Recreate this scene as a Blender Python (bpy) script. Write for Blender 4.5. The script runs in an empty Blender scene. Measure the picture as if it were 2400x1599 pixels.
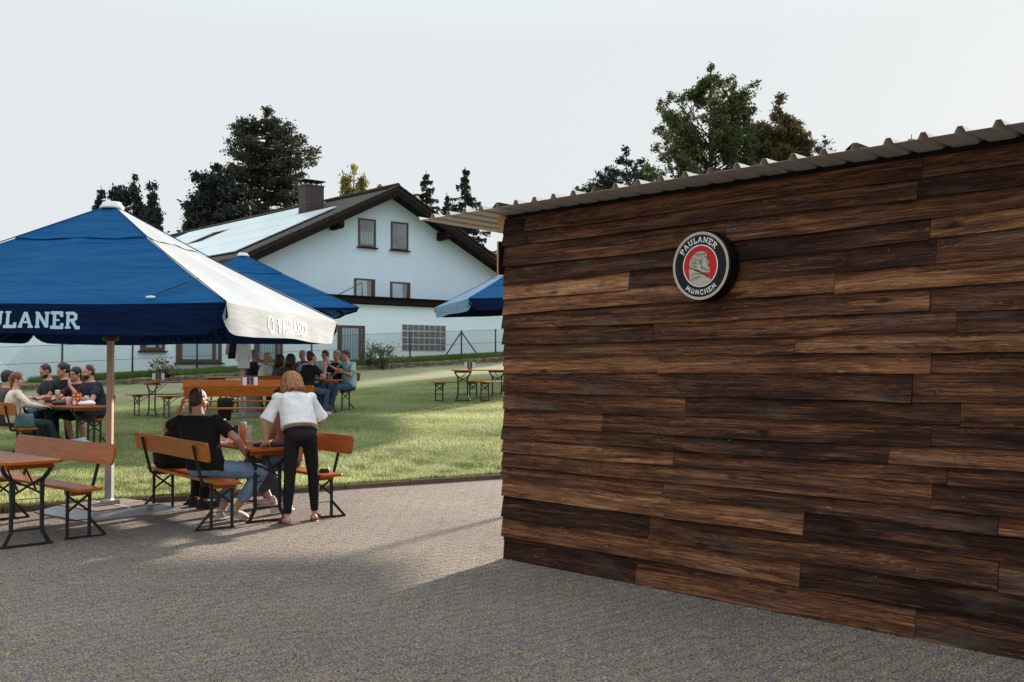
import bpy, bmesh, math, random
import numpy as np
from mathutils import Vector, Matrix, Euler
R = math.radians
PI = math.pi
rnd = random.Random(7)
nrs = np.random.RandomState(11)
scene = bpy.context.scene
C = scene.collection

# ------------------------------------------------------------------ camera, sky, sun
PITCH = R(1.414); FPX = 2450.0; CAMZ = 1.6
cam_d = bpy.data.cameras.new("camera"); cam = bpy.data.objects.new("camera", cam_d); C.objects.link(cam)
cam.location = (0, 0, CAMZ); cam.rotation_euler = (PI/2 + PITCH, 0, 0)
cam_d.sensor_width = 36; cam_d.lens = 36 * FPX / 2400; cam_d.clip_end = 3000; cam_d.clip_start = .05
scene.camera = cam
SUN_AZ = R(29.5)      # to the right of the view axis, behind the scene
SUN_EL = R(16.5)
w = bpy.data.worlds.new("World"); scene.world = w; w.use_nodes = True
nt = w.node_tree; nt.nodes.clear()
out = nt.nodes.new("ShaderNodeOutputWorld"); bg = nt.nodes.new("ShaderNodeBackground")
sky = nt.nodes.new("ShaderNodeTexSky"); sky.sky_type = 'NISHITA'; sky.sun_disc = False
sky.sun_elevation = SUN_EL; sky.sun_rotation = SUN_AZ; sky.dust_density = 2.0
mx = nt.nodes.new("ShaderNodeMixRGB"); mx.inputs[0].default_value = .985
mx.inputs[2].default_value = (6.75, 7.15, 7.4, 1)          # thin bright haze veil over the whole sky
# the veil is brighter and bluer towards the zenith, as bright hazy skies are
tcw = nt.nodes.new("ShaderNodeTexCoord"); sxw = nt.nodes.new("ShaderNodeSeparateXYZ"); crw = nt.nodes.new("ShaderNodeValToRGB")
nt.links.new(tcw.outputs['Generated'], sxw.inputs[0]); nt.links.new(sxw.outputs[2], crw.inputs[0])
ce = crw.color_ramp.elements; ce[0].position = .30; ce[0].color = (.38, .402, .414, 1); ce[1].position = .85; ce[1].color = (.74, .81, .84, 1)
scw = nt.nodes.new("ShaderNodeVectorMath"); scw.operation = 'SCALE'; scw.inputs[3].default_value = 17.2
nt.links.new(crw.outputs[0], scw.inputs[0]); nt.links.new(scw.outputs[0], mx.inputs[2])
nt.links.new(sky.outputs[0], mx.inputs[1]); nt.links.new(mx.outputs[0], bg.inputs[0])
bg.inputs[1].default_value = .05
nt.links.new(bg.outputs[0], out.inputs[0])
sd = bpy.data.lights.new("sun", 'SUN'); sd.energy = 5.0; sd.angle = R(1.7); sd.color = (1.0, .86, .70)
sun = bpy.data.objects.new("sun", sd); C.objects.link(sun)
SDIR = Vector((math.sin(SUN_AZ)*math.cos(SUN_EL), math.cos(SUN_AZ)*math.cos(SUN_EL), math.sin(SUN_EL)))
sun.rotation_euler = SDIR.to_track_quat('Z', 'Y').to_euler(); sun.location = (20, 40, 30)
scene.view_settings.view_transform = 'Standard'; scene.view_settings.look = 'None'
scene.view_settings.exposure = 1.25; scene.view_settings.gamma = 1

# ------------------------------------------------------------------ helpers: objects and labels
def tag(o, label=None, cat=None, group=None, kind=None):
    if label: o['label'] = label
    if cat: o['category'] = cat
    if group: o['group'] = group
    if kind: o['kind'] = kind
    return o
def empty(name, loc, rz=0, label=None, cat=None, group=None):
    o = bpy.data.objects.new(name, None); C.objects.link(o); o.empty_display_size = .1
    o.location = loc; o.rotation_euler = (0, 0, rz)
    return tag(o, label, cat, group)
def link(name, me, mat=None, parent=None):
    o = bpy.data.objects.new(name, me); C.objects.link(o)
    if mat is not None and len(me.materials) == 0: me.materials.append(mat)
    if parent: o.parent = parent
    return o
def copy_tree(o, parent=None):
    c = o.copy(); C.objects.link(c); c.parent = parent
    for ch in list(o.children): copy_tree(ch, c)
    return c

class G:
    """collects shapes into one mesh"""
    def __init__(s): s.v = []; s.f = []; s.m = []; s.sm = []; s.cm = 0
    def add(s, vs, fs, smooth=False):
        b = len(s.v); s.v += [tuple(v) for v in vs]
        for f in fs: s.f.append(tuple(b+i for i in f)); s.m.append(s.cm); s.sm.append(smooth)
        return s
    def box(s, c, d, rot=None):
        c = Vector(c); hx, hy, hz = d[0]/2, d[1]/2, d[2]/2
        vs = [Vector((x*hx, y*hy, z*hz)) for x in (-1, 1) for y in (-1, 1) for z in (-1, 1)]
        if rot is not None: vs = [rot @ v for v in vs]
        vs = [v+c for v in vs]
        return s.add(vs, [(0,1,3,2),(4,6,7,5),(0,4,5,1),(2,3,7,6),(0,2,6,4),(1,5,7,3)])
    def bar(s, p, q, w, h=None, up=(0, 0, 1)):
        h = h or w; p = Vector(p); q = Vector(q); d = q-p; L = d.length
        if L < 1e-6: return s
        d.normalize(); u = Vector(up)
        if abs(d.dot(u)) > .98: u = Vector((0, 1, 0)) if abs(d.y) < .9 else Vector((1, 0, 0))
        x = d.cross(u).normalized(); z = x.cross(d)
        return s.box((p+q)/2, (w, L, h), Matrix((x, d, z)).transposed())
    def path(s, pts, w, h=None, up=(0, 0, 1)):
        for a, b in zip(pts, pts[1:]): s.bar(a, b, w, h, up)
        return s
    def tube(s, pts, rs, n=8, cap=True, smooth=True):
        pts = [Vector(p) for p in pts]
        if not hasattr(rs, '__len__'): rs = [rs]*len(pts)
        vs = []; prev = None
        for i, p in enumerate(pts):
            d = (pts[min(i+1, len(pts)-1)]-pts[max(i-1, 0)]).normalized()
            if prev is None: u = Vector((0, 0, 1)) if abs(d.z) < .9 else Vector((1, 0, 0)); x = d.cross(u).normalized()
            else: x = (prev - d*prev.dot(d)).normalized()
            prev = x; y = d.cross(x)
            for k in range(n):
                a = 2*PI*k/n; vs.append(p+(x*math.cos(a)+y*math.sin(a))*rs[i])
        fs = []
        for i in range(len(pts)-1):
            for k in range(n):
                k2 = (k+1) % n; fs.append((i*n+k, i*n+k2, (i+1)*n+k2, (i+1)*n+k))
        s.add(vs, fs, smooth)
        if cap:
            b = len(s.v)-len(vs); m = (len(pts)-1)*n
            s.f.append(tuple(b+k for k in range(n))[::-1]); s.m.append(s.cm); s.sm.append(False)
            s.f.append(tuple(b+m+k for k in range(n))); s.m.append(s.cm); s.sm.append(False)
        return s
    def lathe(s, prof, c=(0, 0, 0), n=20, smooth=True):
        c = Vector(c); vs = []
        for r, z in prof:
            for k in range(n):
                a = 2*PI*k/n; vs.append(c+Vector((r*math.cos(a), r*math.sin(a), z)))
        fs = []
        for i in range(len(prof)-1):
            for k in range(n):
                k2 = (k+1) % n; fs.append((i*n+k, i*n+k2, (i+1)*n+k2, (i+1)*n+k))
        fs.append(tuple(range(n))[::-1]); fs.append(tuple((len(prof)-1)*n+k for k in range(n)))
        return s.add(vs, fs, smooth)
    def ell(s, c, ax, ay=None, az=None, n=14, m=9):
        c = Vector(c)
        if ay is None:
            rx, ry, rz = ax; ax = Vector((rx, 0, 0)); ay = Vector((0, ry, 0)); az = Vector((0, 0, rz))
        vs = [c+az]; fs = []
        for i in range(1, m):
            t = PI*i/m
            for k in range(n):
                a = 2*PI*k/n; vs.append(c+az*math.cos(t)+(ax*math.cos(a)+ay*math.sin(a))*math.sin(t))
        vs.append(c-az)
        for k in range(n): fs.append((0, 1+k, 1+(k+1) % n))
        for i in range(m-2):
            for k in range(n):
                k2 = (k+1) % n; fs.append((1+i*n+k, 1+(i+1)*n+k, 1+(i+1)*n+k2, 1+i*n+k2))
        e = len(vs)-1; b = 1+(m-2)*n
        for k in range(n): fs.append((e, b+(k+1) % n, b+k))
        return s.add(vs, fs, True)
    def cap(s, p, q, r1, r2, n=12):
        """tapered capsule"""
        p = Vector(p); q = Vector(q); d = (q-p)
        if d.length < 1e-5: return s.ell(p, (r1, r1, r1))
        d.normalize(); pts = []; rs = []
        for t in (-1, -.87, -.5, 0): pts.append(p+d*(t*r1)); rs.append(max(r1*math.sqrt(max(0, 1-t*t)), r1*.05))
        for t in (0, .5, .87, 1): pts.append(q+d*(t*r2)); rs.append(max(r2*math.sqrt(max(0, 1-t*t)), r2*.05))
        return s.tube(pts, rs, n)
    def loft(s, rings, n=22, e=2.4):
        vs = []
        for c, ax, ay, rx, ry in rings:
            for k in range(n):
                a = 2*PI*k/n; ca, sa = math.cos(a), math.sin(a)
                vs.append(Vector(c)+ax*(rx*math.copysign(abs(ca)**(2/e), ca))+ay*(ry*math.copysign(abs(sa)**(2/e), sa)))
        fs = []
        for i in range(len(rings)-1):
            for k in range(n):
                k2 = (k+1) % n; fs.append((i*n+k, i*n+k2, (i+1)*n+k2, (i+1)*n+k))
        fs.append(tuple(range(n))[::-1]); fs.append(tuple((len(rings)-1)*n+k for k in range(n)))
        return s.add(vs, fs, True)
    def prism(s, poly, z0, z1, f=None):
        """poly in 2D extruded z0..z1, f maps (x,y,z)->3D"""
        f = f or (lambda x, y, z: (x, y, z)); n = len(poly)
        vs = [f(x, y, z0) for x, y in poly]+[f(x, y, z1) for x, y in poly]
        fs = [tuple(range(n))[::-1], tuple(range(n, 2*n))]+[(i, (i+1) % n, n+(i+1) % n, n+i) for i in range(n)]
        return s.add(vs, fs)
    def mesh(s, name):
        me = bpy.data.meshes.new(name); me.from_pydata(s.v, [], s.f)
        me.polygons.foreach_set('use_smooth', s.sm); me.polygons.foreach_set('material_index', s.m); me.update()
        return me
    def obj(s, name, mat, parent=None, bevel=0):
        me = s.mesh(name)
        for m in (mat if isinstance(mat, (list, tuple)) else [mat]): me.materials.append(m)
        bm = bmesh.new(); bm.from_mesh(me); bmesh.ops.recalc_face_normals(bm, faces=bm.faces); bm.to_mesh(me); bm.free()
        o = link(name, me, None, parent)
        if bevel:
            b = o.modifiers.new('bevel', 'BEVEL'); b.width = bevel; b.segments = 2; b.limit_method = 'ANGLE'
        return o

def np_mesh(name, verts, n_per, mat, parent=None, smooth=False, attr=None):
    """mesh of many separate n-gons; verts (N*n_per,3)"""
    verts = np.asarray(verts, dtype=np.float32).reshape(-1, 3); nv = len(verts); nf = nv//n_per
    me = bpy.data.meshes.new(name)
    me.vertices.add(nv); me.vertices.foreach_set('co', verts.ravel())
    me.loops.add(nv); me.loops.foreach_set('vertex_index', np.arange(nv, dtype=np.int32))
    me.polygons.add(nf); me.polygons.foreach_set('loop_start', np.arange(0, nv, n_per, dtype=np.int32))
    if attr is not None:
        a = me.attributes.new('tone', 'FLOAT', 'FACE'); a.data.foreach_set('value', np.asarray(attr, dtype=np.float32))
    me.update(calc_edges=True); me.validate()
    return link(name, me, mat, parent)

# ------------------------------------------------------------------ helpers: materials
class NT:
    def __init__(s, name):
        s.mat = bpy.data.materials.new(name); s.mat.use_nodes = True; s.t = s.mat.node_tree
        s.b = s.t.nodes['Principled BSDF']; s.o = s.t.nodes['Material Output']
    def n(s, typ, **kw):
        x = s.t.nodes.new(typ)
        for k, v in kw.items(): setattr(x, k, v)
        return x
    def l(s, a, b): s.t.links.new(a, b)
    def coord(s, kind='Object', scale=(1, 1, 1), rot=(0, 0, 0)):
        c = s.n('ShaderNodeTexCoord'); m = s.n('ShaderNodeMapping'); m.inputs['Scale'].default_value = scale
        m.inputs['Rotation'].default_value = rot; s.l(c.outputs[kind], m.inputs[0]); return m.outputs[0]
    def noise(s, vec, scale, detail=4, rough=.55, dist=0):
        x = s.n('ShaderNodeTexNoise'); x.inputs['Scale'].default_value = scale; x.inputs['Detail'].default_value = detail
        x.inputs['Roughness'].default_value = rough; x.inputs['Distortion'].default_value = dist
        if vec is not None: s.l(vec, x.inputs['Vector'])
        return x.outputs['Fac']
    def ramp(s, fac, stops):
        x = s.n('ShaderNodeValToRGB'); e = x.color_ramp.elements
        while len(e) < len(stops): e.new(.5)
        for i, (p, c) in enumerate(stops): e[i].position = p; e[i].color = (*c, 1) if len(c) == 3 else c
        s.l(fac, x.inputs[0]); return x.outputs[0]
    def mix(s, f, a, b, typ='MIX'):
        x = s.n('ShaderNodeMixRGB', blend_type=typ)
        for i, v in ((0, f), (1, a), (2, b)):
            if isinstance(v, bpy.types.NodeSocket): s.l(v, x.inputs[i])
            elif i == 0: x.inputs[0].default_value = v
            else: x.inputs[i].default_value = (*v, 1)
        return x.outputs[0]
    def math(s, op, a, b=0.0, c=None):
        x = s.n('ShaderNodeMath', operation=op)
        for i, v in enumerate((a, b) if c is None else (a, b, c)):
            if isinstance(v, bpy.types.NodeSocket): s.l(v, x.inputs[i])
            else: x.inputs[i].default_value = v
        return x.outputs[0]
    def base(s, c):
        if isinstance(c, bpy.types.NodeSocket): s.l(c, s.b.inputs['Base Color'])
        else: s.b.inputs['Base Color'].default_value = (*c, 1)
    def bump(s, h, strength=.3, dist=.01):
        x = s.n('ShaderNodeBump'); x.inputs['Strength'].default_value = strength; x.inputs['Distance'].default_value = dist
        s.l(h, x.inputs['Height']); s.l(x.outputs[0], s.b.inputs['Normal'])
    def set(s, **kw):
        for k, v in kw.items(): s.b.inputs[k.replace('_', ' ')].default_value = v
        return s

def simple(name, col, rough=.6, var=.25, scale=6, bump=.15, bs=40, bd=.004, metal=0, spec=.5, kind='Object', **kw):
    s = NT(name); v = s.coord(kind)
    f = s.noise(v, scale, 5)
    s.base(s.ramp(f, [(.25, tuple(c*(1-var) for c in col)), (.75, tuple(min(1, c*(1+var)) for c in col))]))
    s.set(Roughness=rough, Metallic=metal); s.b.inputs['Specular IOR Level'].default_value = spec
    if bump: s.bump(s.noise(v, bs, 4), bump, bd)
    for k, x in kw.items(): s.b.inputs[k.replace('_', ' ')].default_value = x
    return s.mat
def cloth(name, col, var=.15, wr=.6, rough=.85):
    s = NT(name); v = s.coord('Object')
    f = s.noise(v, 9, 4)
    s.base(s.ramp(f, [(.3, tuple(c*(1-var) for c in col)), (.7, tuple(min(1, c*(1+var)) for c in col))]))
    s.set(Roughness=rough); s.b.inputs['Specular IOR Level'].default_value = .25
    s.bump(s.noise(v, 8.5, 3, .5, 1.2), wr, .025)
    return s.mat
def leafmat(name, dark, light, trans=.35, scale=.6):
    s = NT(name); v = s.coord('Object')
    at = s.n('ShaderNodeAttribute'); at.attribute_name = 'tone'
    f = s.mix(.5, s.noise(v, scale, 3), at.outputs['Fac'])
    col = s.ramp(f, [(.25, dark), (.7, light)])
    s.base(col); s.set(Roughness=.7); s.b.inputs['Specular IOR Level'].default_value = .2
    tr = s.n('ShaderNodeBsdfTranslucent'); s.l(col, tr.inputs[0])
    ms = s.n('ShaderNodeMixShader'); ms.inputs[0].default_value = trans
    s.l(s.b.outputs[0], ms.inputs[1]); s.l(tr.outputs[0], ms.inputs[2]); s.l(ms.outputs[0], s.o.inputs[0])
    return s.mat

M = {}
def build_materials():
    # varnished orange beer-garden boards
    s = NT('varnished_board'); v = s.coord('Object', (1.2, 14, 14))
    g = s.noise(v, 3, 6, .6, .6); big = s.noise(s.coord('Object'), 1.7, 3)
    c = s.mix(s.math('MULTIPLY', big, .5), s.ramp(g, [(.3, (.27, .062, .009)), (.7, (.50, .138, .020))]), (.33, .088, .016))
    s.base(c); s.set(Roughness=.30); s.b.inputs['Specular IOR Level'].default_value = .22
    s.bump(g, .08, .002); M['board'] = s.mat
    M['blacksteel'] = simple('black_steel', (.012, .014, .014), .45, .3, 8, .1, 60)
    # shed planks (UV in metres along / across, random offset per plank)
    s = NT('weathered_planks')
    tc = s.n('ShaderNodeTexCoord'); at = s.n('ShaderNodeAttribute'); at.attribute_name = 'tone'
    def mp(sc, loc=(0, 0, 0)):
        m = s.n('ShaderNodeMapping'); m.inputs['Scale'].default_value = sc; m.inputs['Location'].default_value = loc
        s.l(tc.outputs['UV'], m.inputs[0]); return m.outputs[0]
    warp = s.noise(mp((1.1, 5, 1)), 1.6, 3, .5)                       # large figure of the grain
    wv = s.n('ShaderNodeTexWave', wave_type='BANDS', bands_direction='Y', wave_profile='SAW')
    mw = s.n('ShaderNodeVectorMath', operation='ADD')
    cmb = s.n('ShaderNodeCombineXYZ'); s.l(s.math('MULTIPLY', warp, .16), cmb.inputs[1])
    s.l(mp((.05, 1, 1)), mw.inputs[0]); s.l(cmb.outputs[0], mw.inputs[1]); s.l(mw.outputs[0], wv.inputs['Vector'])
    wv.inputs['Scale'].default_value = 26; wv.inputs['Distortion'].default_value = 2.2; wv.inputs['Detail'].default_value = 3
    wv.inputs['Detail Scale'].default_value = 2.0
    fine = s.mix(.45, s.noise(mp((.9, 42, 1)), 3, 6, .75), s.noise(mp((.55, 15, 1), (5, 3, 0)), 3, 7, .75, .6))                        # fine fibres
    blotch = s.noise(mp((.50, 8, 1)), 1.5, 6, .62, .9)                 # stains
    vor = s.n('ShaderNodeTexVoronoi'); vor.inputs['Scale'].default_value = 1.0; s.l(mp((2.3, 7.5, 1)), vor.inputs['Vector'])
    knot = s.ramp(vor.outputs['Distance'], [(.06, (0, 0, 0)), (.17, (1, 1, 1))])
    t = s.math('ADD', s.math('MULTIPLY', at.outputs['Fac'], .50), s.math('MULTIPLY', s.math('SUBTRACT', blotch, .19), .78))
    t = s.math('ADD', t, s.math('MULTIPLY', s.math('SUBTRACT', fine, .5), 1.45))
    t = s.math('ADD', t, s.math('MULTIPLY', s.math('SUBTRACT', wv.outputs['Fac'], .5), .16))
    col = s.ramp(t, [(.20, (.008, .0042, .0036)), (.42, (.036, .0160, .0110)), (.56, (.100, .040, .022)), (.74, (.27, .118, .054)), (.95, (.54, .31, .16))])
    gn = s.noise(mp((1.0, 3, 1), (31, 7, 0)), 1.3, 4, .6)
    grey = s.ramp(gn, [(.54, (0, 0, 0)), (.68, (1, 1, 1))])
    gf = s.math('MULTIPLY', grey, s.math('MULTIPLY', fine, .75))
    col = s.mix(gf, col, (.125, .098, .085))
    col = s.mix(s.math('MULTIPLY', s.math('SUBTRACT', 1.0, knot), .85), col, (.018, .009, .007))
    st2 = s.ramp(s.noise(mp((1.7, 7, 1), (17, 5, 0)), 1.6, 6, .68, 1.6), [(.50, (0, 0, 0)), (.60, (1, 1, 1))])
    col = s.mix(s.math('MULTIPLY', st2, .50), col, s.mix(1, col, (.30, .27, .26), 'MULTIPLY'))
    pal = s.ramp(s.noise(mp((.8, 12, 1), (7, 25, 0)), 1.6, 6, .7, .8), [(.58, (0, 0, 0)), (.70, (1, 1, 1))])
    col = s.mix(s.math('MULTIPLY', pal, .55), col, (.27, .125, .055))
    fk = s.ramp(s.noise(mp((14, 40, 1), (3, 9, 0)), 2.0, 2, .5), [(.74, (0, 0, 0)), (.77, (1, 1, 1))])
    col = s.mix(s.math('MULTIPLY', fk, .45), col, (.30, .26, .23))
    s.base(col); s.set(Roughness=.72); s.b.inputs['Specular IOR Level'].default_value = .12
    hb = s.math('ADD', s.math('MULTIPLY', fine, .6), s.math('MULTIPLY', wv.outputs['Fac'], .35))
    s.bump(hb, .9, .005); M['plank'] = s.mat
    M['newwood'] = simple('new_timber', (.50, .29, .13), .6, .2, 5, .1)
    M['sheet'] = simple('roof_sheet', (.60, .55, .50), .45, .08, 3, .03, metal=.1)
    # paving
    s = NT('paving_stones'); rz = R(42)
    v = s.coord('Object', (1, 1, 1), (0, 0, R(-43.6)))
    nz = s.n('ShaderNodeTexNoise'); nz.inputs['Scale'].default_value = 7; s.l(v, nz.inputs['Vector'])
    va = s.n('ShaderNodeVectorMath', operation='MULTIPLY_ADD'); s.l(nz.outputs['Color'], va.inputs[0]); va.inputs[1].default_value = (.06, .06, 0); s.l(v, va.inputs[2])
    br = s.n('ShaderNodeTexBrick'); s.l(va.outputs[0], br.inputs['Vector']); br.inputs['Scale'].default_value = 1
    br.inputs['Brick Width'].default_value = .22; br.inputs['Row Height'].default_value = .115; br.inputs['Mortar Size'].default_value = .014
    br.inputs['Mortar Smooth'].default_value = .6
    br.inputs['Color1'].default_value = (.105, .102, .108, 1); br.inputs['Color2'].default_value = (.165, .158, .158, 1); br.inputs['Mortar'].default_value = (.035, .032, .024, 1)
    v0 = s.coord('Object')
    grit = s.noise(v0, 62, 7, .82); big = s.noise(v0, .55, 4); mid = s.noise(v0, 6, 5, .6)
    c = s.mix(.78, br.outputs['Color'], s.ramp(grit, [(.41, (.020, .017, .018)), (.49, (.120, .104, .102)), (.60, (.58, .51, .47))]))
    straw = s.ramp(s.noise(s.coord('Object', (1, 1, 1)), 15, 7, .78, 1.0), [(.52, (0, 0, 0)), (.62, (1, 1, 1))])
    sm = s.math('MULTIPLY', straw, s.ramp(mid, [(.38, (.15, .15, .15)), (.62, (1, 1, 1))]))
    c = s.mix(s.math('MULTIPLY', sm, .62), c, (.30, .235, .15))
    moss = s.ramp(s.noise(v0, 9, 6, .7), [(.60, (0, 0, 0)), (.70, (1, 1, 1))])
    c = s.mix(s.math('MULTIPLY', moss, .35), c, (.060, .065, .025))
    dust = s.ramp(s.noise(s.coord('Object', (1, 1.6, 1)), 2.2, 5, .6), [(.56, (0, 0, 0)), (.75, (1, 1, 1))])
    c = s.mix(s.math('MULTIPLY', dust, .25), c, (.25, .24, .24))
    c = s.mix(1, c, s.ramp(big, [(.3, (.82, .80, .80)), (.7, (1.12, 1.08, 1.02))]), 'MULTIPLY')
    s.base(c); s.set(Roughness=.88); s.b.inputs['Specular IOR Level'].default_value = .3
    h = s.math('ADD', s.math('MULTIPLY', grit, .5), s.math('MULTIPLY', s.math('SUBTRACT', 1.0, br.outputs['Fac']), .65))
    h = s.math('ADD', h, s.math('MULTIPLY', mid, .5))
    s.bump(h, 1.0, .022); M['paving'] = s.mat
    # lawn soil/grass
    s = NT('lawn_ground'); v0 = s.coord('Object')
    a = s.noise(v0, 30, 6, .7); b = s.noise(s.coord('Object', (.55, 1, 1)), .42, 5, .6); d = s.noise(v0, 3.2, 4, .6)
    c = s.ramp(a, [(.3, (.06, .085, .02)), (.6, (.17, .21, .06)), (.8, (.34, .38, .17))])
    dry = s.ramp(s.math('ADD', s.math('MULTIPLY', b, .65), s.math('MULTIPLY', d, .35)), [(.46, (0, 0, 0)), (.62, (1, 1, 1))])
    c = s.mix(s.math('MULTIPLY', dry, .5), c, (.34, .35, .20))
    # worn track below the bank
    sep = s.n('ShaderNodeSeparateXYZ'); s.l(v0, sep.inputs[0])
    wl = s.math('ADD', s.math('MULTIPLY', s.math('ADD', sep.outputs[0], 5.65), .655), s.math('MULTIPLY', s.math('SUBTRACT', sep.outputs[1], 44.4), -.756))
    tr = s.math('ADD', wl, s.math('MULTIPLY', d, 1.2))
    trk = s.ramp(s.math('DIVIDE', tr, 12.0), [(.19, (0, 0, 0)), (.27, (1, 1, 1)), (.62, (1, 1, 1)), (.95, (0, 0, 0))])
    c = s.mix(s.math('MULTIPLY', trk, .5), c, (.38, .36, .27))
    s.base(c); s.set(Roughness=.9); s.b.inputs['Specular IOR Level'].default_value = .2
    s.bump(s.math('ADD', a, s.math('MULTIPLY', d, .8)), 1, .06); M['lawn'] = s.mat
    M['blade'] = leafmat('grass_blades', (.065, .105, .018), (.54, .57, .29), .5, .55)
    M['dryblade'] = leafmat('dry_grass_blades', (.20, .17, .09), (.52, .43, .27), .3, 1.5)
    M['wildgrass'] = leafmat('long_grass', (.045, .10, .02), (.16, .24, .06), .4, .5)
    M['kerb'] = simple('kerb_stone', (.15, .095, .07), .85, .35, 5, .5, 30, .01)
    M['stonewall'] = simple('rough_stone', (.13, .10, .075), .9, .55, 4.5, 1, 7, .08)
    # house
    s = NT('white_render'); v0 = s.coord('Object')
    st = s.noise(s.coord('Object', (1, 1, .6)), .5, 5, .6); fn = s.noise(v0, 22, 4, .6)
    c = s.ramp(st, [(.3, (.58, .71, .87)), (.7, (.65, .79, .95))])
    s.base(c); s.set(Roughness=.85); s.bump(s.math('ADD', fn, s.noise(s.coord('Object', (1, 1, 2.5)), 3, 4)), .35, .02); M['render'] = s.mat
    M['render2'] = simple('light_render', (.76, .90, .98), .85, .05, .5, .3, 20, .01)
    s = NT('roof_tiles'); v0 = s.coord('Object'); wv = s.n('ShaderNodeTexWave', bands_direction='X', wave_profile='SAW'); s.l(v0, wv.inputs[0]); wv.inputs['Scale'].default_value = .5
    nz = s.noise(v0, 6, 5, .7)
    s.base(s.ramp(nz, [(.3, (.018, .013, .012)), (.7, (.065, .048, .044))])); s.set(Roughness=.7); s.b.inputs['Specular IOR Level'].default_value = .25; s.bump(s.math('ADD', wv.outputs['Fac'], nz), .8, .05); M['tile'] = s.mat
    M['darkwood'] = simple('dark_brown_timber', (.014, .008, .0065), .8, .3, 4, .2, spec=.15)
    M['frame'] = simple('window_frame_brown', (.075, .030, .018), .45, .2, 4, .05)
    M['pane'] = simple('window_glass', (.12, .14, .17), .06, .5, 1.6, 0, metal=0, spec=1.0)
    M['paneblue'] = simple('pale_blue_glass', (.32, .44, .52), .12, .12, 1.5, 0, spec=.9)
    s = NT('net_curtain'); v0 = s.coord('Object'); wv = s.n('ShaderNodeTexWave', bands_direction='X'); s.l(v0, wv.inputs[0]); wv.inputs['Scale'].default_value = 2.4; wv.inputs['Distortion'].default_value = 1.5
    s.base(s.ramp(wv.outputs['Fac'], [(0, (.15, .22, .25)), (1, (.36, .46, .50))])); s.set(Roughness=.5); M['curtain'] = s.mat
    M['solar'] = simple('solar_panel', (.60, .70, .72), .30, .06, .6, .04, 3, spec=.8)
    s = NT('chimney_brick'); v0 = s.coord('Generated'); br = s.n('ShaderNodeTexBrick')
    oc = s.coord('Object'); sx = s.n('ShaderNodeSeparateXYZ'); s.l(oc, sx.inputs[0]); cb = s.n('ShaderNodeCombineXYZ')
    s.l(s.math('ADD', sx.outputs[0], sx.outputs[1]), cb.inputs[0]); s.l(sx.outputs[2], cb.inputs[1]); s.l(cb.outputs[0], br.inputs['Vector'])
    br.inputs['Scale'].default_value = 1; br.inputs['Brick Width'].default_value = .25; br.inputs['Row Height'].default_value = .09; br.inputs['Mortar Size'].default_value = .012
    br.inputs['Color1'].default_value = (.028, .018, .017, 1); br.inputs['Color2'].default_value = (.048, .031, .028, 1); br.inputs['Mortar'].default_value = (.10, .085, .085, 1)
    s.base(br.outputs['Color']); s.set(Roughness=.8); M['brick'] = s.mat
    s = NT('glass_block'); v0 = s.coord('Object', (1, 1, 1), (.3, .4, .2)); wv = s.n('ShaderNodeTexWave', bands_direction='DIAGONAL'); s.l(v0, wv.inputs[0]); wv.inputs['Scale'].default_value = 5; wv.inputs['Distortion'].default_value = 6
    s.base(s.ramp(wv.outputs['Fac'], [(.25, (.04, .045, .042)), (.9, (.22, .24, .23))])); s.set(Roughness=.3); M['gblock'] = s.mat
    M['zinc'] = simple('zinc_gutter', (.16, .15, .15), .4, .2, 4, .05, metal=.6)
    M['stainpatch'] = simple('damp_mark', (.52, .52, .51), .9, .1, 3, .1)
    # parasols
    def fabric(name, col, tcol, tr=.25, rough=.42, wr=.5, spec=.5):
        s = NT(name); v0 = s.coord('Object')
        wr1 = s.noise(s.coord('Object', (.5, .5, 3.2)), 2.2, 4, .55, .6)
        s.base(s.ramp(s.noise(v0, 1.3, 3), [(.3, tuple(c*.92 for c in col)), (.7, tuple(c*1.08 for c in col))])); s.set(Roughness=rough)
        s.b.inputs['Specular IOR Level'].default_value = spec
        s.bump(s.math('ADD', wr1, s.math('MULTIPLY', s.noise(v0, 400, 1), .02)), min(1, wr*1.7), .11)
        t = s.n('ShaderNodeBsdfTranslucent'); t.inputs[0].default_value = (*tcol, 1)
        ms = s.n('ShaderNodeMixShader'); ms.inputs[0].default_value = tr
        s.l(s.b.outputs[0], ms.inputs[1]); s.l(t.outputs[0], ms.inputs[2]); s.l(ms.outputs[0], s.o.inputs[0]); return s.mat
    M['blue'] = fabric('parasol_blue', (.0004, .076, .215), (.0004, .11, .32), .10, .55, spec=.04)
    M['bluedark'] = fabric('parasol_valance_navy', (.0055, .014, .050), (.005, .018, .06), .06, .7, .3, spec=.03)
    M['palefab'] = fabric('parasol_white', (.325, .36, .385), (.32, .36, .39), .10, .8, .10, spec=.1)
    M['lightblue'] = fabric('parasol_light_blue', (.13, .27, .46), (.10, .25, .45), .15, .35, .25)
    M['print'] = simple('printed_white', (.42, .60, .72), .6, .04, 3, 0)
    M['printwhite'] = simple('printed_bright_white', (.352, .385, .41), .6, .04, 3, 0)
    M['seam'] = simple('seam_thread', (.01, .025, .07), .7, .1, 3, 0)
    M['whitecap'] = simple('white_plastic', (.70, .74, .76), .4, .05, 3, 0)
    M['alu'] = simple('aluminium_pole', (.46, .33, .25), .38, .12, 3, .05, metal=.25)
    M['galv'] = simple('galvanised_plate', (.33, .33, .35), .42, .25, 5, .15, metal=.55)
    M['slab'] = simple('concrete_slab', (.22, .17, .145), .8, .2, 8, .4, 60)
    # sign
    M['signblack'] = simple('sign_black', (.007, .005, .008), .35, .2, 3, 0, spec=.18)
    M['signbeige'] = simple('sign_beige', (.42, .38, .29), .35, .06, 3, 0)
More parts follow.
